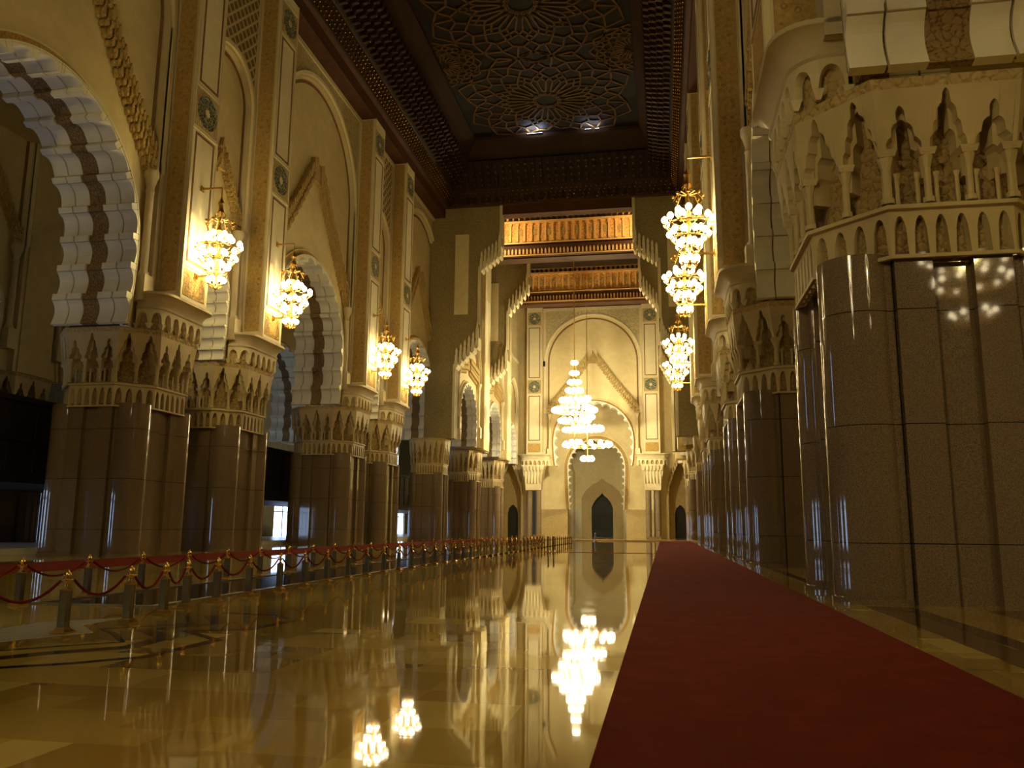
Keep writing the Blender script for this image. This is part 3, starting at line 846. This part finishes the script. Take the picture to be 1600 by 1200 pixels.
# ---- far wall
YF = 147.0
fw = structure(empty('wall_far', (-11.95, YF, 0), PI))          # local x = -X, local y = -Y
fb = bay(fw, **dict(WIDE, depth=2.2)); fb.location = (0, 0, 0)
for x in (10.3, -10.3): place_in(copy_tree(pil0, fw), x)
def far_side(cx, name):
    root = structure(empty(name, (-11.95 - cx, YF, 0), PI))
    # flanking walls with a pointed dark recess
    m = MB(); hw = 2.0; zs = 8.5; zp = 14.4
    L = [(-hw, 0), (-hw, zs), (-hw * 0.8, zs + 2.2), (-hw * 0.35, zp - 1.2), (0, zp), (hw * 0.35, zp - 1.2), (hw * 0.8, zs + 2.2), (hw, zs), (hw, 0)]
    Wd = 3.4
    outer = [(-Wd, 0), (-Wd, zs), (-Wd, zs + 2.2), (-Wd, 44.4), (0, 44.4), (Wd, 44.4), (Wd, zs + 2.2), (Wd, zs), (Wd, 0)]
    ribbon(m, [(x, z) for x, z in L], outer, -0.3, -2.6)
    o = m.build('side_wall', 'cream_plaster', root)
    m = MB()
    for sg in (1, -1):
        for i in range(8):
            t = i / 7; x = sg * (hw + 0.1) * (1 - t); z = zs + (zp - zs) * t ** 0.8
            m.prism_xz([(x - 0.22, z - 0.5), (x, z - 0.9), (x + 0.22, z - 0.5), (x + 0.22, z + 0.5), (x, z + 1.0), (x - 0.22, z + 0.5)], -0.5, -0.05)
    m.build('pointed_fringe', 'carved_stucco', o)
    return o
far_side(-14.9, 'wall_far_right'); far_side(14.9, 'wall_far_left')
def far_column(x, lab):
    root = empty('granite_column', (x, YF - 1.6, 0))
    m = MB(); m.box(-1.25, 1.25, -0.9, 0.9, 0, 0.3)
    for dx in (-0.8, 0.8):
        m.lathe([(0.55, 0.3), (0.5, 0.5), (0.5, 8.1)], 16, (dx, -0.35, 0))
        m.lathe([(0.5, 0.3), (0.45, 0.5), (0.45, 8.1)], 12, (dx, 0.4, 0))
    m.build('shaft', 'granite', root, True)
    m = MB()
    m.frustum(0, 0, 8.1, 9.2, 1.35, 1.4, 0.95, 1.0); m.frustum(0, 0, 9.2, 12.3, 1.4, 1.95, 1.0, 1.4)
    for i in range(6):
        xx = -1.5 + i * 0.6
        m.lathe([(0.1, 9.3), (0.1, 11.0), (0.24, 11.6)], 8, (xx * 0.9, -1.2, 0)); m.frustum(xx, -1.35, 11.4, 12.3, 0.14, 0.3)
    cp = m.build('capital', 'moulding_stone', root)
    m = MB(); m.box(-2.0, 2.0, -1.5, 1.4, 12.3, 12.42); m.build('impost', 'pale_plaster', cp)
    tag(root, lab, 'column', 'paired columns of the far wall', 'thing')
far_column(-22.25, 'paired granite columns at the far wall, left side of the tall central arch')
far_column(-1.65, 'paired granite columns at the far wall by the carpet end')
# inner wall with the second arch, then the niche wall
iw = structure(empty('wall_far_inner', (-11.95, 153.5, 0), PI))
b2 = bay(iw, half=10.3, pilw=0.0, Ro=9.6, zo=20.0, R=5.2, zc=12.6, drop=0.3, depth=1.6, spandrel='spandrel_relief', peak=0, zb=5.0, ztop=31, lobe=0.9, step=0.3, border=0.7)
m = MB()
for sg in (1, -1): m.box(min(sg * 5.3, sg * 10.3), max(sg * 5.3, sg * 10.3), -1.6, 0, 0, 5.0)
m.build('plinth_wall', 'carved_stucco', b2)
def niche_wall():
    root = structure(empty('wall_niche', (-11.95, 168.0, 0), PI))
    m = MB(); hw = 2.15
    A = [(-hw, 0), (-hw, 5.6), (-hw * 0.82, 6.6), (-hw * 0.5, 7.5), (-hw * 0.2, 8.0), (0, 8.5), (hw * 0.2, 8.0), (hw * 0.5, 7.5), (hw * 0.82, 6.6), (hw, 5.6), (hw, 0)]
    B = [(-12, 0), (-12, 5.6), (-12, 8), (-12, 25), (-4, 25), (0, 25), (4, 25), (12, 25), (12, 8), (12, 5.6), (12, 0)]
    ribbon(m, A, B, 0, -1.0)
    w = m.build('niche_wall_face', 'cream_plaster', root)
    m = MB(); A2 = [(x * 1.9, z * 1.35) for x, z in A]
    ribbon(m, [(x * 1.04, z) for x, z in A], A2, 0.14, 0); m.build('niche_surround', 'carved_stucco', w)
    m = MB(); m.box(-5.9, -4.4, 0, 0.12, 0.4, 5.4); m.box(4.4, 5.9, 0, 0.12, 0.4, 5.4); m.build('marble_panel', 'pale_inlay', w)
    m = MB()
    for x in (-6.8, 6.8):
        ribbon(m, [(x - 1.0, 0), (x - 1.0, 12.5), (x - 0.6, 14), (x, 14.6), (x + 0.6, 14), (x + 1.0, 12.5), (x + 1.0, 0)],
               [(x - 1.4, 0), (x - 1.4, 12.7), (x - 0.8, 14.6), (x, 15.2), (x + 0.8, 14.6), (x + 1.4, 12.7), (x + 1.4, 0)], 0.2, 0)
    m.build('blind_arch', 'carved_stucco', w)
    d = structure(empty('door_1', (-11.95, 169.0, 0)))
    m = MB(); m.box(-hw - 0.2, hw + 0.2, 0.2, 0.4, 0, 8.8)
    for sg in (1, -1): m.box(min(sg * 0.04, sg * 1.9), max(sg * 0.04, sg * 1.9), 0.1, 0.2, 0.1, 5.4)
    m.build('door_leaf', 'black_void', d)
niche_wall()
for i, cx in enumerate((-11.95 + 14.9, -11.95 - 14.9)):
    d = structure(empty('door_%d' % (2 + i), (cx, YF + 3.2, 0)))
    m = MB(); hw = 0.95
    A = [(-hw, 0), (-hw, 4.2), (-hw * 0.7, 5.2), (0, 5.8), (hw * 0.7, 5.2), (hw, 4.2), (hw, 0)]
    B = [(-3, 0), (-3, 5), (-3, 16), (0, 16), (3, 16), (3, 5), (3, 0)]
    ribbon(m, A, B, 0, 0.5); m.build('door_surround', 'carved_stucco', d)
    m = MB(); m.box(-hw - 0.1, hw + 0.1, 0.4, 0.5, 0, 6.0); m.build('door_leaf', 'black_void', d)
# small loudspeaker on the far wall
m = MB(); m.box(-0.28, 0.28, -0.45, 0.0, -0.45, 0.45); sp = m.build('loudspeaker', 'speaker_black')
m = MB(); m.box(-0.22, 0.22, -0.47, -0.45, -0.38, 0.38); m.build('speaker_grille', 'dark_metal', sp)
sp.location = (-20.75, YF - 0.13, 30.9); tag(sp, 'small black loudspeaker fixed to the far wall beside the big arch', 'loudspeaker')

# ------------------------------------------------------------------ ceiling
X0, X1, Y0c, Y1c = -27.0, 3.05, -24.0, YEND
ceil = structure(empty('ceiling'))
def rect(i, z): return [(X0 + i, Y0c + i, z), (X1 - i, Y0c + i, z), (X1 - i, Y1c - i, z), (X0 + i, Y1c - i, z)]
def cove(prof, name, material):
    m = MB(); m.loft([rect(i, z) for i, z in prof], False); return m.build(name, material, ceil)
cove([(-1.6, 41.2), (-0.02, 41.2), (0.0, 42.4), (0.35, 42.5)], 'lower_board', 'cedar_red')
cove([(0.35, 42.5), (0.45, 42.6), (1.15, 44.2), (1.3, 44.3)], 'beaded_band', 'cedar')
cove([(1.3, 44.3), (1.6, 44.6), (3.9, 46.9)], 'cove_back', 'cedar_dark')
cove([(3.9, 46.9), (3.6, 47.2), (4.0, 47.9), (4.95, 49.2), (5.0, 49.6)], 'upper_board', 'cedar')
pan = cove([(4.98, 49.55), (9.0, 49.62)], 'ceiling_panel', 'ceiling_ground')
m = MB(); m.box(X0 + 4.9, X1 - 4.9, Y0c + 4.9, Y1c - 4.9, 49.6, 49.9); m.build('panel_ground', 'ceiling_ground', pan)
# beads and corbels along the left, right and far edges
def edge_points(i, step):
    out = []
    y = 6.0
    while y < Y1c - i - 0.3:
        out.append((X0 + i, y, 0.0)); out.append((X1 - i, y, PI)); y += step
    x = X0 + i + step
    while x < X1 - i - 0.3: out.append((x, Y1c - i, -PI / 2)); x += step
    return out
m = MB()
for r in range(4):
    i = 0.52 + r * 0.17; z = 42.78 + r * 0.39
    for k, (x, y, a) in enumerate(edge_points(i, 0.62)):
        o = 0.1
        m.ball((x + math.cos(a) * o, y + math.sin(a) * o, z), 0.115, 5, 3, 1.3)
m.build('gilt_beads', 'gold_bead', ceil)
m = MB()
for (x, y, a) in edge_points(1.5, 0.95):
    c, s = math.cos(a), math.sin(a)
    pr = [(0, 44.35), (0.55, 44.45), (0.7, 44.9), (1.15, 45.0), (1.3, 45.5), (1.75, 45.6), (1.9, 46.1), (2.35, 46.2), (2.5, 46.8), (2.3, 46.95), (0, 44.7)]
    w = 0.17; vs = []
    for sg in (-w, w): vs += [(x + c * d - s * sg, y + s * d + c * sg, z) for d, z in pr]
    n = len(pr)
    m.add(vs, [tuple(range(n)), tuple(range(2 * n - 1, n - 1, -1))] + [(j, j + n, (j + 1) % n + n, (j + 1) % n) for j in range(n)])
m.build('corbel_row', 'cedar', ceil)
m = MB()
for (x, y, a) in edge_points(1.5, 0.95):
    for d, z in ((0.62, 44.42), (1.22, 44.97), (1.82, 45.57)):
        m.ball((x + math.cos(a) * d, y + math.sin(a) * d, z), 0.06, 5, 3)
m.build('corbel_tips', 'bronze_gold', ceil)
m = MB(); n = 30
for i in range(n):       # little turned balusters under the far cornice
    x = X0 + 1.2 + i * (X1 - X0 - 2.4) / (n - 1)
    m.box(x - 0.16, x + 0.16, Y1c - 0.9, Y1c - 0.5, 42.6, 44.2)
m.build('frieze_balusters', 'cedar', ceil)
# interlaced star lattice
def bar(m, a, b, w=0.20, z=49.6, h=0.14):
    a = Vector(a); b = Vector(b); d = (b - a)
    if d.length < 1e-4: return
    t = d.normalized(); nn = Vector((-t.y, t.x)) * w / 2
    m.prism_xy([tuple(a - nn), tuple(b - nn), tuple(b + nn), tuple(a + nn)], z - h, z)
def inside(p): return X0 + 5 < p[0] < X1 - 5 and Y0c + 5 < p[1] < Y1c - 5
def rosette(m, cx, cy, Rr, n=16):
    ph = PI / n
    def p(r, k): a = 2 * PI * k / n + ph; return (cx + r * math.cos(a), cy + r * math.sin(a))
    segs = []
    for k in range(n):
        segs += [(p(0.16 * Rr, k), p(0.16 * Rr, k + 1)), (p(0.16 * Rr, k), p(0.22 * Rr, k + 0.5)), (p(0.22 * Rr, k + 0.5), p(0.16 * Rr, k + 1))]
        segs += [(p(0.22 * Rr, k + 0.5), p(0.30 * Rr, k + 0.28)), (p(0.22 * Rr, k + 0.5), p(0.30 * Rr, k + 0.72))]
        segs += [(p(0.30 * Rr, k + 0.28), p(0.52 * Rr, k + 0.22)), (p(0.30 * Rr, k + 0.72), p(0.52 * Rr, k + 0.78))]
        segs += [(p(0.52 * Rr, k + 0.22), p(0.60 * Rr, k + 0.5)), (p(0.60 * Rr, k + 0.5), p(0.52 * Rr, k + 0.78))]
        segs += [(p(0.52 * Rr, k + 0.22), p(0.60 * Rr, k)), (p(0.52 * Rr, k - 0.22), p(0.60 * Rr, k))]
        segs += [(p(0.60 * Rr, k), p(0.74 * Rr, k + 0.5)), (p(0.60 * Rr, k), p(0.74 * Rr, k - 0.5)), (p(0.60 * Rr, k + 0.5), p(0.68 * Rr, k + 0.3)), (p(0.60 * Rr, k + 0.5), p(0.68 * Rr, k + 0.7))]
        segs += [(p(0.74 * Rr, k + 0.5), p(0.86 * Rr, k + 0.2)), (p(0.74 * Rr, k + 0.5), p(0.86 * Rr, k + 0.8)), (p(0.86 * Rr, k + 0.2), p(0.86 * Rr, k - 0.2)), (p(0.86 * Rr, k + 0.2), p(1.0 * Rr, k + 0.5)), (p(0.86 * Rr, k + 0.8), p(1.0 * Rr, k + 0.5)),
                 (p(0.86 * Rr, k), p(1.12 * Rr, k)), (p(1.0 * Rr, k + 0.5), p(1.12 * Rr, k)), (p(1.0 * Rr, k + 0.5), p(1.12 * Rr, k + 1)), (p(1.12 * Rr, k), p(1.25 * Rr, k + 0.5)), (p(1.12 * Rr, k), p(1.25 * Rr, k - 0.5))]
    for a, b in segs:
        if inside(a) and inside(b): bar(m, a, b)
m = MB()
cy = 87.0
while cy > 5:
    rosette(m, -12.0, cy, 8.1)
    for sx in (-1, 1):
        rosette(m, -12.0 + sx * 9.9, cy - 9.0, 3.4, 12)
    cy -= 18.0
m.build('star_lattice', 'lattice_wood', pan)
# cove lamps at the far edge of the panel
def cove_lamp(x, w, lab, e):
    root = empty('cove_lamp', (x, Y1c - 6.1, 48.9))
    m = MB(); m.box(-w / 2 - 0.08, w / 2 + 0.08, -0.2, 0.2, -0.15, 0.0); m.build('lamp_housing', 'dark_metal', root)
    m = MB(); m.box(-w / 2, w / 2, -0.1, 0.1, 0.0, 0.07); m.build('lamp_tube', 'cove_glow', root)
    ld = bpy.data.lights.new('cove_light', 'AREA'); ld.energy = e; ld.shape = 'RECTANGLE'; ld.size = w; ld.size_y = 0.2; ld.color = (0.65, 0.76, 1.0)
    lo = link('cove_light', ld, root); lo.location = (0, 0, 0.1); lo.rotation_euler = (PI, 0, 0)
    tag(root, lab, 'lamp', None, 'thing')
cove_lamp(-14.4, 1.9, 'long cool white lamp glowing at the far edge of the dark carved ceiling', 160)
cove_lamp(-7.9, 0.7, 'short cool white lamp on the ceiling edge, right of the long one', 45)
cove_lamp(-6.8, 0.45, 'smallest cool white lamp on the ceiling edge, farthest right of three', 25)
# ceilings of the north part
m = MB(); m.box(-29.5, 5.2, 101.0, 185, 44.5, 45.0); structure(m.build('ceiling_north', 'cedar'))
m = MB(); m.box(-75, -33.2, -30, 160, 30, 30.6); structure(m.build('ceiling_aisle_left', 'cream_plaster'))
m = MB(); m.box(9.3, 45, -30, 160, 30, 30.6); structure(m.build('ceiling_aisle_right', 'cream_plaster'))

# ------------------------------------------------------------------ aisles
wo = structure(empty('wall_aisle_left', (-46.0, 0, 0), -PI / 2))
for y in (33.1, 63.8, 94.7, 118.0):
    o = copy_tree(wide0, wo); place_in(o, -y)
for y in (48.45, 79.25):
    place_in(copy_tree(narrow0, wo), -y)
m = MB()
for y in (43.4, 53.5, 74.1, 84.4, 105, 128): m.box(-y - 1.5, -y + 1.5, -4, 0.1, 12.5, 30)
m.build('aisle_pier', 'cream_plaster', wo)
for y, lab in ((43.4, 'dim granite pillar deep in the side aisle, behind the black gallery, the nearest one'), (53.5, 'dim granite pillar deep in the side aisle behind the gallery, second one'),
               (74.1, 'dim granite pillar deep in the side aisle behind the gallery, third one'), (84.4, 'dim granite pillar deep in the side aisle by the bright doors')):
    place_pillar(copy_tree(PR), -48.9, y, -PI / 2, lab)
wx = structure(empty('wall_outer_left', (-56.0, 0, 0)))
m = MB()
doors = [(14, 20), (30, 36), (46, 52), (75, 80), (92, 97), (115, 128), (140, 144), (164, 178)]
prev = -30
for a, b in doors + [(185, 185)]:
    m.box(-0.5, 0, prev, a, 0, 31); prev = b
for a, b in doors: m.box(-0.5, 0, a, b, 5.0, 31)
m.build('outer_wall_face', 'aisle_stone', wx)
for i, (a, b) in enumerate(doors):
    d = structure(empty('door_%d' % (4 + i), (-56.3, (a + b) / 2, 0)))
    h = (b - a) / 2
    m = MB(); m.box(-0.05, 0.0, -h, h, 0, 5.0); m.build('daylit_opening', 'daylight', d)
    m = MB()
    for k in range(5): 
        y = -h + k * h / 2; m.box(0.0, 0.12, y - 0.07, y + 0.07, 0, 5.0)
    m.box(0.0, 0.12, -h, h, 3.6, 3.75)
    m.build('door_mullions', 'dark_metal', d)
# high daylit windows of the outer wall
for i, y in enumerate((40, 62, 86, 106.5, 130, 171)):
    w = structure(empty('window_%d' % (1 + i), (-55.95, y, 15.5)))
    m = MB(); m.prism_xy([(-0.02, -1.0), (0.02, -1.0), (0.02, 1.0), (-0.02, 1.0)], -4.0, 3.0); m.build('window_pane', 'daylight', w)
    m = MB()
    for k in (-1.05, 0, 1.05): m.box(0.02, 0.12, k - 0.05, k + 0.05, -4.0, 3.0)
    for k in (-4, -2, 0, 2, 3): m.box(0.02, 0.12, -1.05, 1.05, k - 0.05, k + 0.05)
    m.build('window_grille', 'moulding_stone', w)
# dark wooden gallery floating in the left aisle
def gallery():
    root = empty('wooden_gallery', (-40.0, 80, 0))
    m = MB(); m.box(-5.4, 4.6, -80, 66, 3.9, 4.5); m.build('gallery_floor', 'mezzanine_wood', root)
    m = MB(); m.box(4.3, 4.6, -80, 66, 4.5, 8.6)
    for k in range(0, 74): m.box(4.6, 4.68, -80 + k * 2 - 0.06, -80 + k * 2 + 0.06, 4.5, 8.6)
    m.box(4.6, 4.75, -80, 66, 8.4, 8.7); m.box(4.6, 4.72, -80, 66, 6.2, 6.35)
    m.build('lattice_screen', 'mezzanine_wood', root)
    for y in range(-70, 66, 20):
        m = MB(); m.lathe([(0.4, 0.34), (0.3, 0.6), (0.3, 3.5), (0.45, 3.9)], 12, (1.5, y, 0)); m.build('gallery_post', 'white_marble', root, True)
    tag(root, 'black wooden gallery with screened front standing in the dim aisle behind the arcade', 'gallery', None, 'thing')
gallery()
# right aisle
m = MB(); m.box(40, 40.5, -30, 160, 0, 31); structure(m.build('wall_outer_right', 'cream_plaster'))

# ------------------------------------------------------------------ chandeliers
def glow_light(parent, z, watts, r=0.14, color=LAMP):
    ld = bpy.data.lights.new('chandelier_light', 'POINT'); ld.energy = watts; ld.color = color; ld.shadow_soft_size = r
    lo = link('chandelier_light', ld, parent); lo.location = (0, 0, z)
globe_mesh = None
def globe_at(parent, x, y, z, r=0.17):
    global globe_mesh
    if globe_mesh is None:
        g = MB(); g.lathe([(0.05, -1.0), (0.55, -0.85), (0.95, -0.35), (1.0, 0.05), (0.82, 0.55), (0.5, 0.85), (0.42, 1.05)], 10)
        globe_mesh = g.mesh('globe', 'globe_glow', True)
    o = link('globe', globe_mesh, parent); o.location = (x, y, z); o.scale = (r, r, r)
    return o
def chandelier(tiers, rod_top, watts, lights, gr=0.17, bracket_len=0.0, crown=True, color=LAMP):
    """tiers = (z, radius, count); local z=0 is the middle tier; bracket runs along local -y"""
    root = empty('chandelier')
    zt = max(t[0] for t in tiers); zb = min(t[0] for t in tiers)
    m = MB()
    m.lathe([(0.03, zb - 0.62), (0.10, zb - 0.5), (0.05, zb - 0.35), (0.16, zb - 0.2), (0.06, zb + 0.1), (0.12, -0.2), (0.05, 0.2), (0.14, zt * 0.6), (0.05, zt), (0.2, zt + 0.35), (0.06, zt + 0.7), (0.03, rod_top)], 10)
    m.build('stem', 'bronze_gold', root, True)
    for z, r, n in tiers:
        m = MB()
        ring = [(r * 0.93 * math.cos(2 * PI * i / 28), r * 0.93 * math.sin(2 * PI * i / 28), z - 0.3) for i in range(29)]
        m.tube(ring, 0.035 * (1 + r * 0.1), 5)
        for k in range(n):
            a = 2 * PI * (k + 0.5 * (n % 3)) / n; c, s = math.cos(a), math.sin(a)
            m.tube([(0.06 * c, 0.06 * s, z - 0.1), (r * 0.4 * c, r * 0.4 * s, z - 0.42), (r * 0.8 * c, r * 0.8 * s, z - 0.45), (r * c, r * s, z - 0.22)], 0.022 * (1 + r * 0.12), 5)
            m.lathe([(0.05, z - 0.27), (0.09 * gr / 0.17, z - 0.2), (0.05, z - 0.12)], 6, (r * c, r * s, 0))
        m.build('arm_ring', 'bronze_gold', root)
        for k in range(n):
            a = 2 * PI * (k + 0.5 * (n % 3)) / n
            globe_at(root, r * math.cos(a), r * math.sin(a), z + 0.02, gr)
    if crown:
        m = MB(); sc = max(t[1] for t in tiers)
        for k in range(8):
            a = 2 * PI * k / 8; c, s = math.cos(a), math.sin(a)
            pts = [(0.1 * c, 0.1 * s, zt + 0.9), (0.42 * sc * c, 0.42 * sc * s, zt + 1.0), (0.62 * sc * c, 0.62 * sc * s, zt + 0.6), (0.5 * sc * c, 0.5 * sc * s, zt + 0.4)]
            m.tube(pts, 0.035, 5); m.ball((0.62 * sc * c, 0.62 * sc * s, zt + 0.85), 0.1, 6, 4)
            m.tube([(0.05 * c, 0.05 * s, zt + 1.6), (0.25 * sc * c, 0.25 * sc * s, zt + 1.35), (0.22 * sc * c, 0.22 * sc * s, zt + 1.15)], 0.03, 5)
        m.lathe([(0.04, zt + 1.2), (0.22, zt + 1.5), (0.12, zt + 1.8), (0.2, zt + 2.05), (0.05, zt + 2.4)], 10)
        m.build('gilt_crown', 'bronze_gold', root, True)
    if bracket_len:
        for z, dx in ((rod_top, 0), (zt - 0.3, 0), (zb + 0.3, 0)):
            m = MB(); m.box(-0.05, 0.05, -bracket_len, 0.0, z - 0.05, z + 0.05); m.box(-0.16, 0.16, -bracket_len, -bracket_len + 0.06, z - 0.16, z + 0.16)
            m.build('wall_bracket', 'bronze_gold', root)
    for z, wv in lights: glow_light(root, z, wv, color=color)
    return root
BL = 1.32
WT = [(1.15, 0.62, 6), (0.62, 1.28, 11), (-0.15, 1.02, 10), (-0.75, 0.62, 6), (-1.55, 0.42, 6)]
ch0 = chandelier(WT, 4.2, CHANDELIER_WATTS, [(-0.1, CHANDELIER_WATTS)], 0.18, BL)
wall_ch = [(-26.95 + BL, 43.4, -PI / 2, 17.4, 'lit gilt chandelier on the nearest pilaster above the rope barriers'),
           (-26.95 + BL, 53.5, -PI / 2, 17.4, 'lit gilt chandelier on the second pilaster of the arcade, by the bright doorway'),
           (-26.95 + BL, 74.1, -PI / 2, 17.4, 'third lit wall chandelier along the arcade behind the ropes'),
           (-26.95 + BL, 84.4, -PI / 2, 17.4, 'fourth and farthest lit wall chandelier along the arcade behind the ropes'),
           (3.0 - BL, 43.4, PI / 2, 17.3, 'largest and topmost lit wall chandelier above the red carpet'),
           (3.0 - BL, 53.5, PI / 2, 17.2, 'lit wall chandelier just below the topmost one above the red carpet'),
           (3.0 - BL, 74.1, PI / 2, 17.4, 'third lit wall chandelier above the red carpet'),
           (3.0 - BL, 84.4, PI / 2, 17.4, 'lowest and farthest lit wall chandelier above the red carpet')]
for i, (x, y, rz, z, lab) in enumerate(wall_ch):
    o = ch0 if i == 0 else copy_tree(ch0)
    o.location = (x, y, z); o.rotation_euler = (0, 0, rz); tag(o, lab, 'chandelier', 'gilt wall chandeliers on the pilasters')
BT = [(6.9, 0.28, 5), (5.4, 0.42, 6), (4.1, 0.75, 8), (2.9, 1.05, 10), (1.5, 1.95, 16), (0.1, 3.0, 24), (-1.4, 2.1, 16), (-2.7, 1.5, 12), (-4.4, 0.6, 6)]
bg0 = chandelier(BT, 26.6, BIG_WATTS, [(0.2, BIG_WATTS)], 0.30, 0.0, False, BIG_LAMP)
bg0.location = (-12.0, 116.0, 17.9); tag(bg0, 'big tiered lit chandelier hanging in the middle of the hall, the nearer of two', 'chandelier', 'big hanging chandeliers before the far arch')
BT2 = [(6.0, 0.28, 5), (4.5, 0.45, 6), (2.9, 0.9, 8), (1.0, 2.4, 16), (-1.6, 3.7, 14), (-3.9, 0.8, 7)]
bg1 = chandelier(BT2, 27.9, BIG_WATTS, [(0.2, BIG_WATTS)], 0.42, 0.0, False, BIG_LAMP)
bg1.location = (-11.9, 135.0, 16.6)
tag(bg1, 'big tiered lit chandelier partly hidden behind the nearer hanging one', 'chandelier', 'big hanging chandeliers before the far arch')
hb = chandelier(BT, 21.0, BEHIND_WATTS, [(0.2, BEHIND_WATTS)], 0.30, 0.0, False); hb.location = (-11.9, -13.0, 19.0)
tag(hb, 'big tiered lit chandelier hanging in the hall behind the viewer', 'chandelier')
AT = [(1.6, 1.2, 8), (0.4, 2.2, 14), (-0.9, 1.7, 12), (-2.6, 0.9, 7)]
ac = chandelier(AT, 15.02, CHANDELIER_WATTS, [(0.2, CHANDELIER_WATTS)], 0.15, 0.0, False)
ac.location = (15.5, -3.0, 15.0); tag(ac, 'lit chandelier seen only as bright dots mirrored in the nearest granite pillar', 'chandelier')

# ------------------------------------------------------------------ rope barriers
def post_proto():
    root = empty('barrier_post')
    m = MB(); m.frustum(0, 0, 0.0, 0.03, 0.135, 0.135); m.frustum(0, 0, 0.03, 0.07, 0.125, 0.08); m.box(-0.075, 0.075, -0.075, 0.075, 0.07, 0.10)
    m.build('base', 'brass', root)
    m = MB(); m.box(-0.058, 0.058, -0.058, 0.058, 0.10, 0.64)
    for sx in (1, -1):
        for sy in (1, -1): m.box(sx * 0.056 - 0.006, sx * 0.056 + 0.006, sy * 0.056 - 0.006, sy * 0.056 + 0.006, 0.10, 0.64)
    m.build('shaft', 'polished_steel', root)
    m = MB(); m.frustum(0, 0, 0.64, 0.66, 0.07, 0.07); m.frustum(0, 0, 0.66, 0.70, 0.066, 0.03)
    m.build('collar', 'brass', root)
    m = MB(); m.lathe([(0.028, 0.70), (0.022, 0.74), (0.045, 0.77), (0.048, 0.79), (0.022, 0.82), (0.032, 0.845), (0.05, 0.87), (0.046, 0.90), (0.02, 0.93), (0.006, 0.96)], 12)
    m.build('finial', 'brass', root, True)
    m = MB()
    for s in (1, -1): m.ball((0, s * 0.115, 0.79), 0.022, 6, 4); m.tube([(0, s * 0.02, 0.80), (0, s * 0.12, 0.79)], 0.012, 5)
    m.build('rope_ring', 'brass', root)
    return root
def far_post_mesh():
    m = MB(); m.frustum(0, 0, 0.0, 0.07, 0.135, 0.085); m.box(-0.058, 0.058, -0.058, 0.058, 0.07, 0.66); m.lathe([(0.03, 0.66), (0.03, 0.75), (0.05, 0.78), (0.03, 0.82), (0.05, 0.88), (0.01, 0.96)], 8)
    return m.mesh('far_post', 'brass', True)
def rope(a, b, label, group, near):
    m = MB(); n = 12 if near else 6; pts = []
    d = (Vector(b) - Vector(a)); d.normalize()
    A = Vector(a) + d * 0.142; B = Vector(b) - d * 0.142
    for i in range(n + 1):
        t = i / n; p = A.lerp(B, t); p.z = 0.79 - 0.26 * (1 - (2 * t - 1) ** 2); pts.append(p)
    c = A.copy(); c.z = 0
    m.tube([p - c for p in pts], 0.022, 7 if near else 4)
    o = m.build('velvet_rope', 'red_velvet', None, True); o.location = c
    tag(o, label, 'rope', group)
pp = post_proto(); fpm = far_post_mesh(); first = [True]
def post(x, y, label, group, near, rz=0.0):
    if near:
        o = pp if first[0] else copy_tree(pp); first[0] = False
    else:
        o = link('barrier_post', fpm)
    o.location = (x, y, 0.0); o.rotation_euler = (0, 0, rz); tag(o, label, 'post', group)
front = [(-9.15, 10.1), (-9.06, 11.73), (-8.93, 13.12), (-9.22, 14.6), (-9.52, 15.85), (-9.65, 17.25), (-9.78, 18.95), (-9.9, 20.85), (-9.95, 22.5)]
while front[-1][1] < 92: front.append((-10.0 - 0.02 * random.random(), front[-1][1] + 1.75))
back = [(-13.0, 13.3), (-13.05, 15.5), (-13.15, 17.7)]
while back[-1][1] < 92: back.append((-13.2 - 0.03 * random.random(), back[-1][1] + 2.15))
for row, nm in ((front, 'front'), (back, 'back')):
    lim = 44
    for i, (x, y) in enumerate(row):
        near = y < lim
        pos = 'first (nearest)' if i == 0 else (ORD[i] if i < len(ORD) else None)
        if near:
            lab = '%s brass-topped square steel post from the near end of the %s rope line' % (pos, nm)
        elif pos:
            lab = '%s post from the near end of the %s rope line, small and distant' % (pos, nm)
        else:
            lab = 'tiny distant brass post in the far end of the %s rope line' % nm
        post(x, y, lab, '%s line of barrier posts' % nm, near)
        if i + 1 < len(row):
            a, b = row[i], row[i + 1]
            if near: lab = 'sagging dark red rope between the %s and %s posts of the %s rope line' % (ORD[i], ORD[i + 1], nm)
            elif i + 1 < len(ORD): lab = 'distant red rope between the %s and %s posts of the %s line' % (ORD[i], ORD[i + 1], nm)
            else: lab = 'tiny distant red rope in the far end of the %s rope line' % nm
            rope((a[0], a[1], 0), (b[0], b[1], 0), lab, 'ropes of the %s line' % nm, near)
def steel_post(x, y, label):
    root = empty('steel_post', (x, y, 0))
    m = MB(); m.lathe([(0.2, 0), (0.2, 0.04), (0.05, 0.06)], 14); m.build('base', 'polished_steel', root)
    m = MB(); m.lathe([(0.05, 0.06), (0.05, 0.95), (0.08, 0.97), (0.08, 1.02), (0.02, 1.06)], 12); m.build('tube', 'polished_steel', root, True)
    tag(root, label, 'post', 'bright steel posts before the far wall')
steel_post(-7.9, 58.2, 'left of two bright steel posts at the end of the thin red strip')
steel_post(-7.55, 58.4, 'right of two bright steel posts at the end of the thin red strip')
steel_post(-8.3, 104.0, 'slender bright post standing alone in front of the dark far doorway')
